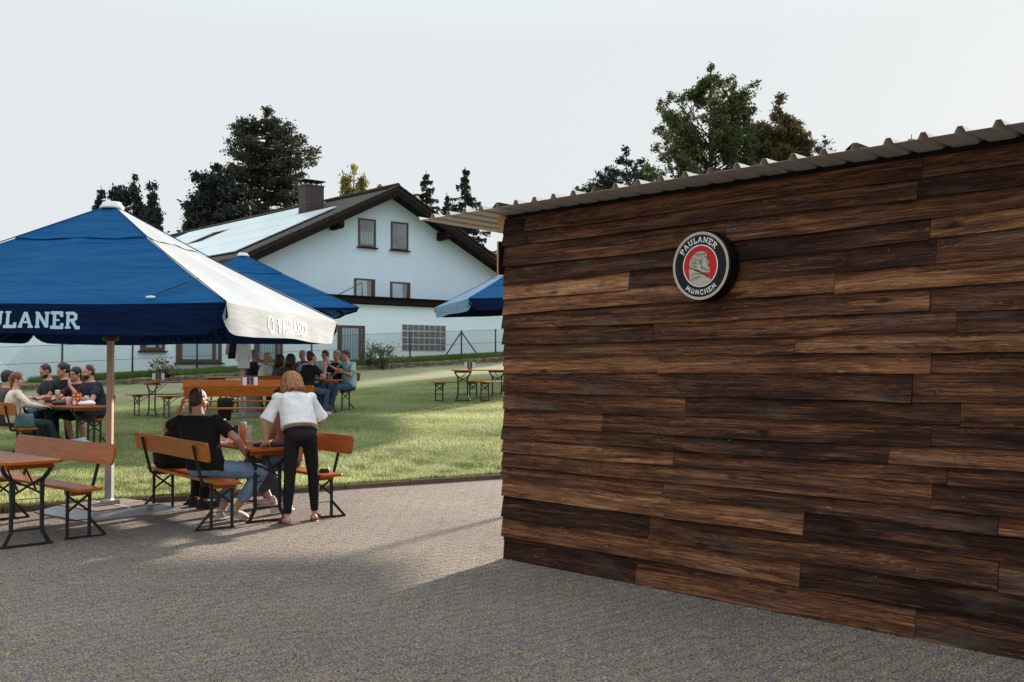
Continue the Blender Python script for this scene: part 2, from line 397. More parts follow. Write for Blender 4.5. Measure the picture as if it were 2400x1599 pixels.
    M['signred'] = simple('sign_red', (.55, .010, .014), .35, .1, 3, 0, spec=.2)
    M['signwhite'] = simple('sign_white', (.62, .60, .60), .35, .05, 3, 0)
    M['signline'] = simple('sign_line_black', (.03, .025, .02), .4, .1, 3, 0)
    # table things
    s = NT('beer'); s.base((.95, .38, .02)); s.set(Roughness=.3); t_ = s.n('ShaderNodeBsdfTranslucent'); t_.inputs[0].default_value = (1, .45, .03, 1)
    ms = s.n('ShaderNodeMixShader'); ms.inputs[0].default_value = .6; s.l(s.b.outputs[0], ms.inputs[1]); s.l(t_.outputs[0], ms.inputs[2]); s.l(ms.outputs[0], s.o.inputs[0]); M['beer'] = s.mat
    s = NT('dark_beer'); s.base((.25, .07, .015)); s.set(Roughness=.1); s.b.inputs['Transmission Weight'].default_value = .3; M['darkbeer'] = s.mat
    s = NT('pale_beer'); s.base((.75, .52, .16)); s.set(Roughness=.12); s.b.inputs['Transmission Weight'].default_value = .3; M['palebeer'] = s.mat
    s = NT('drinking_glass'); s.base((.9, .92, .92)); s.set(Roughness=.04, IOR=1.3); s.b.inputs['Transmission Weight'].default_value = .9; M['glass'] = s.mat
    M['foam'] = simple('foam', (.85, .83, .78), .9, .05, 30, .2)
    M['card'] = simple('printed_card', (.70, .70, .76), .6, .05, 3, 0)
    M['cardark'] = simple('card_print_dark', (.05, .035, .055), .6, .1, 3, 0)
    M['redcard'] = simple('red_carton', (.42, .035, .02), .5, .1, 5, 0)
    M['yellow'] = simple('carton_print_yellow', (.75, .42, .10), .5, .1, 5, 0)
    M['traydark'] = simple('tray_dark_blue', (.014, .018, .035), .3, .1, 5, 0)
    M['paper'] = simple('white_paper', (.75, .75, .76), .8, .06, 12, .3)
    M['tealleather'] = simple('teal_leather', (.045, .11, .125), .42, .2, 8, .3)
    M['bluebag'] = simple('blue_white_plastic', (.28, .36, .45), .35, .6, 9, .8, 9, .03)
    M['blackplastic'] = simple('black_plastic', (.012, .012, .013), .35, .1, 3, 0)
    M['greybin'] = simple('grey_bin', (.22, .24, .28), .5, .15, 4, .1)
    M['fencegreen'] = simple('dark_fence_steel', (.014, .022, .020), .5, .2, 4, 0)
    M['wire'] = simple('fence_wire', (.06, .075, .078), .5, .1, 3, 0)
    M['bark'] = simple('bark', (.055, .040, .032), .9, .4, 2.5, .9, 8, .06)
    M['eye'] = simple('eye', (.02, .015, .012), .2, .1, 3, 0)
    M['lip'] = simple('lips', (.30, .10, .08), .5, .1, 3, 0)
    M['lensframe'] = simple('spectacle_frame', (.02, .018, .02), .3, .1, 3, 0)
build_materials()
def skin(name, col):
    s = NT(name); v = s.coord('Object'); s.base(s.ramp(s.noise(v, 14, 4), [(.3, tuple(c*.88 for c in col)), (.7, tuple(c*1.08 for c in col))]))
    s.set(Roughness=.5); s.b.inputs['Subsurface Weight'].default_value = .12; s.b.inputs['Subsurface Radius'].default_value = (.02, .008, .004); s.b.inputs['Subsurface Scale'].default_value = .5
    return s.mat
SK = {'fair': skin('skin_fair', (.56, .30, .21)), 'tan': skin('skin_tanned', (.42, .20, .125)), 'pink': skin('skin_ruddy', (.52, .245, .175))}
def hairmat(name, a, b):
    s = NT(name); v = s.coord('Object', (1, 1, .25)); f = s.noise(v, 55, 4, .65)
    s.base(s.ramp(f, [(.3, a), (.7, b)])); s.set(Roughness=.45); s.b.inputs['Specular IOR Level'].default_value = .4; s.bump(f, .9, .008); return s.mat
HR = {'brown': hairmat('hair_brown', (.022, .011, .007), (.065, .032, .018)), 'dark': hairmat('hair_dark', (.010, .007, .006), (.035, .022, .016)),
      'red': hairmat('hair_auburn', (.10, .030, .010), (.24, .085, .030)), 'blond': hairmat('hair_copper_blond', (.15, .050, .014), (.52, .24, .09)),
      'grey': hairmat('hair_grey', (.12, .11, .10), (.30, .28, .26)), 'light': hairmat('hair_ash_blond', (.30, .22, .14), (.60, .50, .38))}

# ------------------------------------------------------------------ terrain
KX = [-60, -9, -5.65, -4.7, -3.17, -1.95, -.05, 3, 12, 90]
KY = [-30, 9.15, 11.5, 12.15, 13.05, 13.9, 15.1, 16.8, 21, 50]
def kerb(x): return float(np.interp(x, KX, KY))
def wline(x, y): return (x+5.65)*.655-(y-44.4)*.756      # distance from the fence towards the camera
def bank(x, y): return min(3.0, max(.3, 1.19+.050*((x+13.3)*.695+(y-36)*.719)))
def lawn_h(x, y):
    p = .0522*y+.0193*x-.631
    p = .5*(p+.05+math.sqrt((p-.05)**2+.006))            # soft maximum with the kerb level
    p += .17*math.exp(-((x+5.5)/3.5)**2-((y-19)/3.4)**2)
    f = min(1, max(0, (y-kerb(x))/3.0)); f = f*f*(3-2*f)
    return .035*(1-f)+p*f
def H(x, y):
    if y < kerb(x): return 0.0
    wv = wline(x, y)
    if wv > 1.75: return lawn_h(x, y)
    b = bank(x, y)
    if wv < 1.55: return b
    t = (1.75-wv)/.2; return lawn_h(x, y)*(1-t)+b*t

def at_ground(px, py):
    """point of the ground seen at a place of the photograph"""
    dx = (px-1200)/FPX; dy = (799.5-py)/FPX
    d = Vector((dx, math.cos(PITCH)-dy*math.sin(PITCH), math.sin(PITCH)+dy*math.cos(PITCH)))
    lo, hi = 2.0, 60.0
    for _ in range(40):
        m = (lo+hi)/2; p = Vector((0, 0, CAMZ))+d*m
        if p.z > H(p.x, p.y): lo = m
        else: hi = m
    p = Vector((0, 0, CAMZ))+d*lo; return Vector((p.x, p.y, H(p.x, p.y)))

def build_ground():
    g = G(); g.add([(-70, -12, 0), (70, -12, 0), (70, 60, 0), (-70, 60, 0)], [(0, 1, 2, 3)])
    # paving ends a little under the lawn edge
    me = g.mesh('paving'); tag(link('paving', me, M['paving']), kind='structure')
    xs = np.concatenate([np.linspace(-60, -16, 23), np.arange(-15.5, 4, .25), np.linspace(4, 70, 34)])
    vs = []; ny = 240
    for x in xs:
        k = kerb(x)+.02
        for j in range(ny):
            y = k+(92-k)*(j/(ny-1))**1.25
            n = 0.0
            if j > 0: n = .012*math.sin(x*2.1+y*1.3)*math.sin(y*2.7-x*.9)
            z = H(x, y) if j > 0 else -.03
            vs.append((x, y, z+n+.015))
    fs = [(i*ny+j, (i+1)*ny+j, (i+1)*ny+j+1, i*ny+j+1) for i in range(len(xs)-1) for j in range(ny-1)]
    g = G(); g.add(vs, fs, True); tag(link('lawn', g.mesh('lawn'), M['lawn']), kind='structure')
    g = G(); z = 1.0
    g.add([(-900, -900, -.4), (900, -900, -.4), (900, 1500, -.4), (-900, 1500, -.4)], [(0, 1, 2, 3)])
    tag(link('ground', g.mesh('ground'), M['lawn']), kind='structure')
    # kerb: row of edging stones
    g = G(); pts = []
    x = -16.0
    while x < 9: pts.append((x, kerb(x))); x += .1
    L = 0; seg = []; last = Vector((*pts[0], 0)); st = last
    for p in pts[1:]:
        q = Vector((*p, 0))
        if (q-st).length >= .95:
            d = (q-st).normalized(); a = st+d*.006; b = q-d*.006; zz = .062+rnd.uniform(-.006, .006)
            g.bar((a.x, a.y, zz/2-.02), (b.x, b.y, zz/2-.02+rnd.uniform(-.004, .004)), .075, zz+.04); st = q
    tag(g.obj('kerb', M['kerb'], bevel=.008), kind='structure')
build_ground()

def blades(name, pts, h, wd, mat, lean=.5, parent=None, tones=None):
    pts = np.asarray(pts); n = len(pts)
    a = nrs.uniform(0, 2*PI, n); hh = h*nrs.uniform(.5, 1.25, n); ww = wd*nrs.uniform(.6, 1.3, n)
    la = nrs.uniform(0, 2*PI, n); lm = hh*nrs.uniform(.1, 1, n)*lean
    tip = pts+np.stack([np.cos(la)*lm, np.sin(la)*lm, hh], 1)
    o = np.stack([np.cos(a)*ww/2, np.sin(a)*ww/2, np.zeros(n)], 1)
    v = np.stack([pts-o, pts+o, tip], 1).reshape(-1, 3)
    return np_mesh(name, v, 3, mat, parent, attr=nrs.uniform(0, 1, n) if tones is None else tones)

def build_grass():
    # lawn blades, denser near the camera
    P = []
    n = 520000
    y = 10.5+(nrs.uniform(0, 1, n)**1.55)*26
    x = nrs.uniform(-.52, .03, n)*y
    ky = np.interp(x, KX, KY)
    wl = (x+5.65)*.655-(y-44.4)*.756
    ok = (y > ky+.03) & (wl > 2.0) & (y-ky < 17)
    x = x[ok]; y = y[ok]
    patch = np.sin(x*1.7+y*.6)*np.sin(y*1.3-x*.8)+np.sin(x*4.1-y*2.2)*.5
    keep = nrs.uniform(0, 1, len(x)) < (.70+.22*patch); x = x[keep]; y = y[keep]
    z = np.array([lawn_h(a, b) for a, b in zip(x, y)])+.012
    dk = y-np.interp(x, KX, KY); pn = np.sin(x*5.3+y*2.9)*np.sin(y*6.1-x*3.7)+np.sin(x*11+y*7)*.4
    hh = .034+.030*np.clip(1-dk/4, 0, 1)*np.clip(pn, 0, 1.2)
    ton = np.clip(.52-.30*np.clip(pn, -.6, 1)*np.clip(1.2-dk/6, 0, 1)+.28*np.sin(x*.9+2.1*y)*np.sin(y*.55+1)+nrs.normal(0, .2, len(x)), 0, 1)
    o = blades('grass', np.stack([x, y, z], 1), hh, .009, M['blade'], .9, tones=ton); tag(o, 'short mown lawn grass', 'grass', kind='stuff')
    # weeds along the kerb
    n = 9000; x = nrs.uniform(-8, .3, n); y = np.interp(x, KX, KY)+.03+np.abs(nrs.normal(0, .07, n))
    o = blades('edge_grass', np.stack([x, y, np.full(n, .05)], 1), .075, .008, M['blade'], 1.0); tag(o, 'ragged grass along the kerb', 'grass', kind='stuff')
    # dry tufts and moss between pavers
    P = []; T = []
    for i in range(5200):
        yy = 5.0+rnd.random()**1.2*9; xx = rnd.uniform(-.52, .5)*yy
        if yy > kerb(xx)-.1: continue
        if xx > -.05 and yy > 8.77-(xx+.05)*1.046-.05: continue
        k = rnd.randint(4, 16) if rnd.random() < .992 else rnd.randint(24, 45); sp = .014+k*.0006; tn = rnd.random()
        for _ in range(k):
            P.append((xx+rnd.gauss(0, sp*1.6), yy+rnd.gauss(0, sp), .001)); T.append(tn if k < 20 else .0)
    for i in range(2300):
        yy = 4.9+rnd.random()**1.5*4.6; xx = rnd.uniform(-.52, .45)*yy
        if xx > -.05 and yy > 8.77-(xx+.05)*1.046-.05: continue
        tn = .5+.5*rnd.random(); sp = rnd.uniform(.012, .03)
        for _ in range(rnd.randint(6, 18)): P.append((xx+rnd.gauss(0, sp*1.5), yy+rnd.gauss(0, sp*.7), .001)); T.append(tn)
    o = blades('dry_tufts', P, .011, .0050, M['dryblade'], 2.2, tones=T); tag(o, 'dry tufts growing between the paving stones', 'dry grass', kind='stuff')
    P = []
    for i in range(7):
        yy = 5.3+rnd.random()*4.5; xx = rnd.uniform(-.5, .4)*yy
        if xx > -.05 and yy > 8.77-(xx+.05)*1.046-.1: continue
        for _ in range(rnd.randint(20, 60)): P.append((xx+rnd.gauss(0, .035), yy+rnd.gauss(0, .015), .001))
    o = blades('green_tufts', P, .020, .007, M['blade'], 1.2); tag(o, 'small green tufts in the paving joints', 'grass', kind='stuff')
    # bank grass
    n = 60000; t = nrs.uniform(-14, 7, n); wv = nrs.uniform(-.4, 1.5, n)
    x = -5.65+.755*t+.655*wv; y = 44.4+.656*t-.756*wv
    z = np.array([bank(a, b) for a, b in zip(x, y)])+.01
    o = blades('bank_grass', np.stack([x, y, z], 1), .20, .022, M['wildgrass'], .6); tag(o, 'long green grass on the bank by the fence', 'grass', kind='stuff')
build_grass()

# ------------------------------------------------------------------ lettering
def U_(x): return [(.15+x, .95), (.15+x, .3), (.22+x, .13), (.43+x, .05), (.62+x, .13), (.7+x, .3), (.7+x, .95)]
GL = {
 'P': (.78, [[(.17, .02), (.17, .98)], [(.17, .93), (.5, .93), (.65, .82), (.65, .60), (.5, .48), (.17, .48)], [(0, .05), (.38, .05)], [(0, .95), (.17, .95)]]),
 'A': (.92, [[(.12, .05), (.42, .97)], [(.44, .97), (.78, .05)], [(.22, .34), (.66, .34)], [(0, .05), (.27, .05)], [(.60, .05), (.92, .05)]]),
 'U': (.88, [U_(0), [(0, .95), (.3, .95)], [(.56, .95), (.86, .95)]]),
 'L': (.72, [[(.18, .02), (.18, .98)], [(0, .05), (.64, .05), (.64, .24)], [(0, .95), (.36, .95)]]),
 'N': (.92, [[(.15, .02), (.15, .98)], [(.15, .95), (.72, .07)], [(.74, .03), (.74, .98)], [(0, .05), (.3, .05)], [(.58, .95), (.9, .95)], [(0, .95), (.15, .95)]]),
 'E': (.74, [[(.18, .02), (.18, .98)], [(0, .95), (.62, .95), (.62, .77)], [(.18, .5), (.5, .5)], [(0, .05), (.66, .05), (.66, .25)]]),
 'R': (.86, [[(.17, .02), (.17, .98)], [(.17, .93), (.5, .93), (.65, .82), (.65, .62), (.5, .50), (.17, .50)], [(.42, .5), (.70, .06), (.86, .06)], [(0, .05), (.36, .05)], [(0, .95), (.17, .95)]]),
 'M': (1.08, [[(.13, .05), (.2, .95)], [(.2, .95), (.52, .25)], [(.54, .25), (.86, .95)], [(.86, .95), (.93, .05)], [(0, .05), (.27, .05)], [(.8, .05), (1.08, .05)], [(.06, .95), (.2, .95)], [(.86, .95), (1.0, .95)]]),
 'C': (.80, [[(.7, .72), (.7, .84), (.55, .94), (.36, .94), (.18, .82), (.1, .5), (.18, .18), (.38, .05), (.58, .07), (.73, .22)]]),
 'H': (.90, [[(.17, .02), (.17, .98)], [(.73, .02), (.73, .98)], [(.17, .5), (.73, .5)], [(0, .05), (.34, .05)], [(0, .95), (.34, .95)], [(.56, .05), (.9, .05)], [(.56, .95), (.9, .95)]]),
}
GL['Ü'] = (GL['U'][0], [[(x, y*.82) for x, y in st] for st in GL['U'][1]]+[[(.22, 1.02), (.34, 1.02)], [(.52, 1.02), (.64, 1.02)]])
def letters(word, f, th=.17, gap=.10, name='lettering', mat=None, parent=None, depth=.0008):
    """f(x,y,z) maps text coordinates (height 1, x centred) to space"""
    W = sum(GL[c][0]+gap for c in word)-gap; x0 = -W/2; g = G(); k = 0
    for ch in word:
        wd, sts = GL[ch]
        for st in sts:
            thin = th*.62 if (len(st) == 2 and abs(st[0][1]-st[1][1]) < .02) else th
            for a, b in zip(st, st[1:]):
                dx, dy = b[0]-a[0], b[1]-a[1]; L = math.hypot(dx, dy); ux, uy = dx/L, dy/L; e = thin*.35 if len(st) > 2 else 0
                px, py = -uy*thin/2, ux*thin/2; k += 1; z = depth*(1+(k % 7)*.15)
                q = [(a[0]-ux*e+px, a[1]-uy*e+py), (a[0]-ux*e-px, a[1]-uy*e-py), (b[0]+ux*e-px, b[1]+uy*e-py), (b[0]+ux*e+px, b[1]+uy*e+py)]
                n = max(1, int(L/.25)); L1 = q[0], q[3]; L2 = q[1], q[2]; vs = []
                for i in range(n+1):
                    t = i/n
                    vs.append(f(x0+L1[0][0]*(1-t)+L1[1][0]*t, L1[0][1]*(1-t)+L1[1][1]*t, z)); vs.append(f(x0+L2[0][0]*(1-t)+L2[1][0]*t, L2[0][1]*(1-t)+L2[1][1]*t, z))
                g.add(vs, [(2*i, 2*i+1, 2*i+3, 2*i+2) for i in range(n)])
        x0 += wd+gap
    me = g.mesh(name); return link(name, me, mat, parent)

# ------------------------------------------------------------------ the wooden shed
WC = Vector((-.05, 8.77, 0)); WT = Vector((2.87, -3.01, 0)).normalized(); WP = Vector((-WT.y, WT.x, 0))   # along the wall to the right, into the shed
LZ = [0, .19, .355, .521, .675, .773, .886, 1.0, 1.103, 1.246, 1.389, 1.543, 1.68, 1.786, 1.913, 2.04, 2.166, 2.28, 2.433, 2.61, 2.711, 2.86]
RZ = [0, .18, .35, .521, .669, .777, .92, 1.026, 1.137, 1.26, 1.397, 1.563, 1.689, 1.80, 1.922, 2.068, 2.207, 2.364, 2.48, 2.599, 2.72, 2.83]
JPX = {0: [1495], 1: [1876], 2: [1526], 3: [1562, 1885], 4: [1559], 5: [2185], 6: [1583], 7: [2086], 8: [1416], 9: [1610], 10: [2141], 11: [1546],
       12: [1869], 13: [1535], 14: [2185], 15: [1962], 16: [1479], 17: [2187], 18: [1707], 19: [2160], 20: [1236, 2170]}
TONE = {0: [.22, .52], 1: [.55, .16], 2: [.14, .30], 3: [.62, .60, .12], 4: [.32, .36], 5: [.46, .22], 6: [.62, .36], 7: [.30, .60], 8: [.56, .40], 9: [.46, .36],
        10: [.36, .40], 11: [.72, .66], 12: [.44, .74], 13: [.36, .50], 14: [.38, .60], 15: [.78, .55], 16: [.95, .34], 17: [.30, .66], 18: [.42, .50], 19: [.36, .26], 20: [.20, .46, .40]}
def t_of_px(px):
    k = (px-1200)/FPX; return (8.77*k+.05)/(WT.x-WT.y*k)
def build_shed():
    root = empty('wooden_shed', WC, 0, 'dark brown wooden shed clad in overlapping reclaimed planks under a corrugated sheet roof', 'shed')
    LEN = 6.4; DEP = 4.2; H0 = 2.84
    def clad(name, org, dx, nrm, length, lz, rz, joints, tones, seed, endj=0, ref=4.15):
        rr = random.Random(seed); g = G(); uvs = []; tn = []
        for i in range(len(lz)-1):
            js = [t for t in joints.get(i, [])]; cuts = [0.0-rr.uniform(0, .035)*endj]+js+[length]
            tl = tones.get(i, [.4])
            for k in range(len(cuts)-1):
                a, b = cuts[k]+(.002 if k else 0), cuts[k+1]-.002
                tone = .5+(tl[min(k, len(tl)-1)]-.42)*1.1+rr.uniform(-.09, .09)+.045; uo, vo = rr.uniform(0, 60), rr.uniform(0, 40)
                def zz(t, tab=0): return lz[i+tab]+(rz[i+tab]-lz[i+tab])*t/ref
                jit = rr.uniform(-.003, .003); bo = .034+rr.uniform(-.009, .012); n = max(2, int((b-a)/.3)); ph = rr.uniform(0, 6)
                top_extra = .02; rows = []; tilt = rr.uniform(-.0035, .0035)
                for q in range(n+1):
                    t = a+(b-a)*q/n; wob = .0045*math.sin(t*2.3+ph)+.0025*math.sin(t*7.1+ph*2)+tilt*(t-a)
                    zb = zz(t)+wob+jit; zt = min(zz(t, 1)+top_extra, H0 if i == len(lz)-2 else 99)
                    ob = bo; ot = .008
                    P = lambda o, z: org+dx*t+nrm*o+Vector((0, 0, z))
                    rows.append((P(ob-.02, zb), P(ob, zb), P(ot, zt), P(ot-.02, zt), t, zb, zt))
                base = len(g.v)
                for r_ in rows: g.v += [tuple(x) for x in r_[:4]]
                for q in range(n):
                    o0 = base+q*4; o1 = o0+4
                    for (c0, c1) in ((0, 1), (1, 2), (2, 3)):
                        g.f.append((o0+c0, o1+c0, o1+c1, o0+c1)); g.m.append(0); g.sm.append(False); tn.append(tone)
                        vv = {0: -.01, 1: 0, 2: rows[q][6]-rows[q][5], 3: rows[q][6]-rows[q][5]+.02}
                        for (rr_, cc) in ((q, c0), (q+1, c0), (q+1, c1), (q, c1)): uvs.append((rows[rr_][4]+uo, vv[cc]+vo))
                for q, e in ((0, 0), (n, 1)):
                    o0 = base+q*4; f = (o0, o0+1, o0+2, o0+3) if e else (o0+3, o0+2, o0+1, o0)
                    g.f.append(f); g.m.append(0); g.sm.append(False); tn.append(tone+.1)
                    for cc in range(4): uvs.append((uo+cc*.02, vo+.05))
        me = g.mesh(name); uv = me.uv_layers.new(name='UVMap'); uv.data.foreach_set('uv', np.array(uvs, dtype=np.float32).ravel())
        at = me.attributes.new('tone', 'FLOAT', 'FACE'); at.data.foreach_set('value', tn)
        o = link(name, me, M['plank'], root); return o
    J = {i: [t_of_px(p) for p in js] for i, js in JPX.items()}
    for i, js in J.items():
        if js[-1] < 3.2: js.append(js[-1]+rnd.uniform(1.9, 2.6))
    T = {i: tl+[rnd.uniform(.25, .5)] for i, tl in TONE.items()}
    Z = Vector((0, 0, 0))
    clad('front_cladding', Z, WT, -WP, LEN, LZ, RZ, J, T, 3, 1)
    rr = random.Random(5); zs = [0]
    while zs[-1] < 2.7: zs.append(zs[-1]+rr.uniform(.11, .16))
    zs[-1] = 2.8
    JS = {i: [rr.uniform(.8, 3.4)] for i in range(len(zs))}; TS = {i: [rr.uniform(.2, .6), rr.uniform(.2, .6)] for i in range(len(zs))}
    g_o = clad('side_cladding', WP*0, WP, -WT, DEP, zs, zs, JS, TS, 8)
    clad('side_cladding', WT*LEN, WP, WT, DEP, zs, zs, JS, TS, 9)
    clad('back_cladding', WP*DEP, WT, WP, LEN, zs, zs, JS, TS, 10)
    # frame core inside
    g = G(); a = WT*.02+WP*.02
    rot = Matrix((WT, WP, Vector((0, 0, 1)))).transposed()
    g.box(WT*LEN/2+WP*DEP/2+Vector((0, 0, 1.40)), (LEN-.03, DEP-.03, 2.74), rot); g.obj('wall_core', M['darkwood'], root)
    # pale timbers under the roof at the corner
    g = G(); g.box(WT*(-.058)+WP*(.15)+Vector((0, 0, 2.80)), (.10, .30, .125), rot); g.obj('beam_end', M['newwood'], root, bevel=.003)
    g = G(); g.box(WT*(-.045)+WP*(-.0)+Vector((0, 0, 2.515)), (.03, .10, .28), rot); g.obj('trim_board', M['newwood'], root, bevel=.003)
    g = G(); g.box(WT*(-.0225)+WP*(-.012)+Vector((0, 0, 2.51)), (.012, .10, .27), rot); g.obj('trim_backing', M['darkwood'], root)
    for t, z in ((.18, 2.70), (.33, 2.73), (1.45, 2.33), (1.2, 2.12), (3.62, .86), (3.5, .78), (2.9, .47), (3.3, .33), (2.25, 1.10), (3.4, 2.30), (2.9, 1.9), (.05, 2.42), (.6, .05), (3.35, 1.75)):
        g = G(); g.ell(WT*t-WP*.034+Vector((0, 0, z)), WT*.006, WP*.004, Vector((0, 0, .006)), 6, 4); g.obj('screw_head', M['zinc'], root)
    # corrugated roof
    per = .207; ov = .30; lo = .78; hi_ = LEN+.4; back = DEP+.3
    prof = [(0, 0), (.1405, 0), (.160, .036), (.187, .036), (.207, 0)]
    g = G(); n = int((lo+hi_)/per)+1; vs = []; cols = []
    t0 = -lo
    for k in range(n):
        for (x, z) in prof[:-1]: cols.append((t0+k*per+x, z))
    # start with half a rib so the edge turns up like the photograph's
    cols.insert(0, (t0-.02, .030))
    drop = .03
    def pt(t, d, z): return WT*t+WP*d+Vector((0, 0, 2.885+z-(d+ov)*drop))
    for (t, z) in cols: vs += [pt(t, -ov, z), pt(t, back, z), pt(t, -ov, z+.0015), pt(t, back, z+.0015)]
    fs = []
    for i in range(len(cols)-1):
        a = i*4; b = a+4
        fs += [(a, b, b+1, a+1), (a+2, a+3, b+3, b+2), (a, a+2, b+2, b)]
    g.add(vs, fs); g.obj('roof', M['sheet'], root)
    # overlap laps: every fifth rib a second sheet edge lifts slightly
    g = G()
    for k in (4, 9, 14, 19, 24, 29):
        t = t0+k*per+.1405
        v2 = [pt(t-.03, -ov-.004, .004), pt(t+.0195, -ov-.004, .040), pt(t+.0465, -ov-.004, .040), pt(t+.066, -ov-.004, .004),
              pt(t-.03, back, .004), pt(t+.0195, back, .040), pt(t+.0465, back, .040), pt(t+.066, back, .004)]
        g.add(v2, [(0, 1, 5, 4), (1, 2, 6, 5), (2, 3, 7, 6)])
    g.obj('sheet_lap', M['darkwood'], root)
    g = G(); g.box(WT*(LEN/2-.03)+WP*.05+Vector((0, 0, 2.855)), (LEN-.05, .06, .05), rot); g.obj('wall_plate', M['darkwood'], root)
    return root
build_shed()

def build_sign():
    # the face is set on the course it hangs on in the photograph
    t = 2.10; z0 = 2.292; c = WC+WT*t-WP*.035+Vector((0, 0, z0))
    nrm = -WP; up = Vector((0, 0, 1)); rt = WT
    root = empty('round_sign', c, 0, 'round black and beige sign with red centre and bearded profile', 'sign')
    D = .115; RO = .243
    f = lambda x, y, z: rt*x+up*y+nrm*z
    def ring(r0, r1, z, n=64, g=None):
        g = g or G(); vs = []; fs = []
        for k in range(n):
            a = 2*PI*k/n; vs += [f(r0*math.cos(a), r0*math.sin(a), z), f(r1*math.cos(a), r1*math.sin(a), z)]
        for k in range(n):
            k2 = (k+1) % n; fs.append((2*k, 2*k+1, 2*k2+1, 2*k2))
        return g.add(vs, fs)
    # housing
    g = G(); vs = []; fs = []; n = 64; pr = [(.236, 0), (RO, .01), (RO, D-.03), (.238, D-.022), (RO, D-.018), (RO-.002, D-.006), (RO-.012, D)]
    for r, z in pr:
        for k in range(n): a = 2*PI*k/n; vs.append(f(r*math.cos(a), r*math.sin(a), z))
    for i in range(len(pr)-1):
        for k in range(n): k2 = (k+1) % n; fs.append((i*n+k, i*n+k2, (i+1)*n+k2, (i+1)*n+k))
    fs.append(tuple((len(pr)-1)*n+k for k in range(n))); g.add(vs, fs, True); g.obj('housing', M['signblack'], root)
    link('rim', ring(.214, .2335, D+.0015).mesh('rim'), M['signbeige'], root)
    link('face_disc', ring(.145, .214, D+.001).mesh('face_disc'), M['signblack'], root)
    link('inner_ring', ring(.137, .146, D+.002).mesh('inner_ring'), M['signwhite'], root)
    g = G(); vs = [f(.1375*math.cos(2*PI*k/64), .1375*math.sin(2*PI*k/64), D+.0012) for k in range(64)]; g.add(vs, [tuple(range(64))])
    link('red_field', g.mesh('red_field'), M['signred'], root)
    # lettering on arcs
    hgt = .038
    def arc_top(x, y, z):
        r = .161+y*hgt; a = PI/2+R(6)-x*hgt/.172*1.09; return f(r*math.cos(a), r*math.sin(a), D+.002+z)
    def arc_bot(x, y, z):
        r = .198-y*hgt*.86; a = -PI/2+R(2)+x*hgt*.86/.180*1.08; return f(r*math.cos(a), r*math.sin(a), D+.002+z)
    letters('PAULANER', arc_top, .21, .16, 'lettering', M['signwhite'], root, .001)
    letters('MÜNCHEN', arc_bot, .21, .18, 'lettering', M['signwhite'], root, .001)
    # profile portrait, traced in sign units (disc radius 1)
    s_ = .137
    def P(x, y): return (x*s_, y*s_)
    hood = [(-.70, -.10), (-.52, -.13), (-.30, -.24), (-.06, -.36), (.20, -.44), (.45, -.58), (.66, -.72)]
    th0 = math.atan2(-.72, .66); th1 = math.atan2(-.745, -.62)
    arcp = [(.985*math.cos(th0+(th1-th0)*k/14), .985*math.sin(th0+(th1-th0)*k/14)) for k in range(1, 15)]
    hood_poly = [P(x, y) for x, y in hood+arcp+[(-.66, -.50)]]
    head = [(-.04, .72), (-.22, .69), (-.40, .58), (-.52, .44), (-.62, .30), (-.68, .12), (-.64, -.05), (-.55, -.15), (-.42, -.18), (-.25, -.15), (-.08, -.22), (.08, -.30), (.22, -.34), (.40, -.37), (.55, -.37),
            (.60, -.30), (.56, -.15), (.48, -.05), (.44, -.01), (.48, .04), (.45, .08), (.56, .10), (.52, .20), (.44, .32), (.41, .42), (.40, .52), (.36, .58), (.39, .62), (.30, .66), (.16, .71)]
    def poly(name, pts, z, mat):
        g = G(); vs = [f(x, y, D+z) for x, y in pts]; bm = bmesh.new(); bv = [bm.verts.new(v) for v in vs]; fc = bm.faces.new(bv)
        bmesh.ops.triangulate(bm, faces=[fc]); me = bpy.data.meshes.new(name); bm.to_mesh(me); bm.free(); return link(name, me, mat, root)
    cx = lambda pts, k, ctr: [(ctr[0]+(x-ctr[0])*k, ctr[1]+(y-ctr[1])*k) for x, y in pts]
    hp = [P(x, y) for x, y in head]; hc = (0, .2*s_)
    poly('portrait_outline', cx(hp, 1.055, hc), .0016, M['signline'])
    poly('portrait_head', hp, .0022, M['signbeige'])
    poly('hood_outline', [(x, y+.055*s_) for x, y in hood_poly[:7]]+hood_poly[7:], .0025, M['signline'])
    poly('portrait_hood', hood_poly, .0030, M['signbeige'])
    g = G()
    def stroke(pts, w):
        for i, (a, b) in enumerate(zip(pts, pts[1:])):
            a = Vector(P(*a)); b = Vector(P(*b)); d = (b-a).normalized(); nn = Vector((-d.y, d.x))*w*s_/2; z = D+.0036+.0002*(i % 3)
            g.add([f(*(a+nn), z), f(*(a-nn), z), f(*(b-nn), z), f(*(b+nn), z)], [(0, 1, 2, 3)])
    stroke([(-.55, -.45), (-.30, -.38), (0, -.40), (.25, -.47), (.45, -.60)], .035)
    stroke([(-.58, -.72), (-.40, -.60), (-.18, -.55), (.05, -.56)], .045); stroke([(-.50, -.78), (-.30, -.68), (-.1, -.64)], .02)
    stroke([(.26, .42), (.34, .45), (.40, .42)], .035); stroke([(.30, .36), (.36, .36)], .035); stroke([(.44, .42), (.40, .30), (.44, .22)], .02)
    stroke([(.36, .21), (.44, .19)], .03); stroke([(.36, .12), (.46, .11)], .03); stroke([(.02, .12), (.08, .26), (.02, .34), (-.06, .30), (-.04, .16), (.0, .08)], .028)
    for k in range(9):
        a = .05+k*.055; stroke([(a, .02-.03*k), (a+.02, -.08-.018*k), (a+.05, -.19-.014*k)], .018)
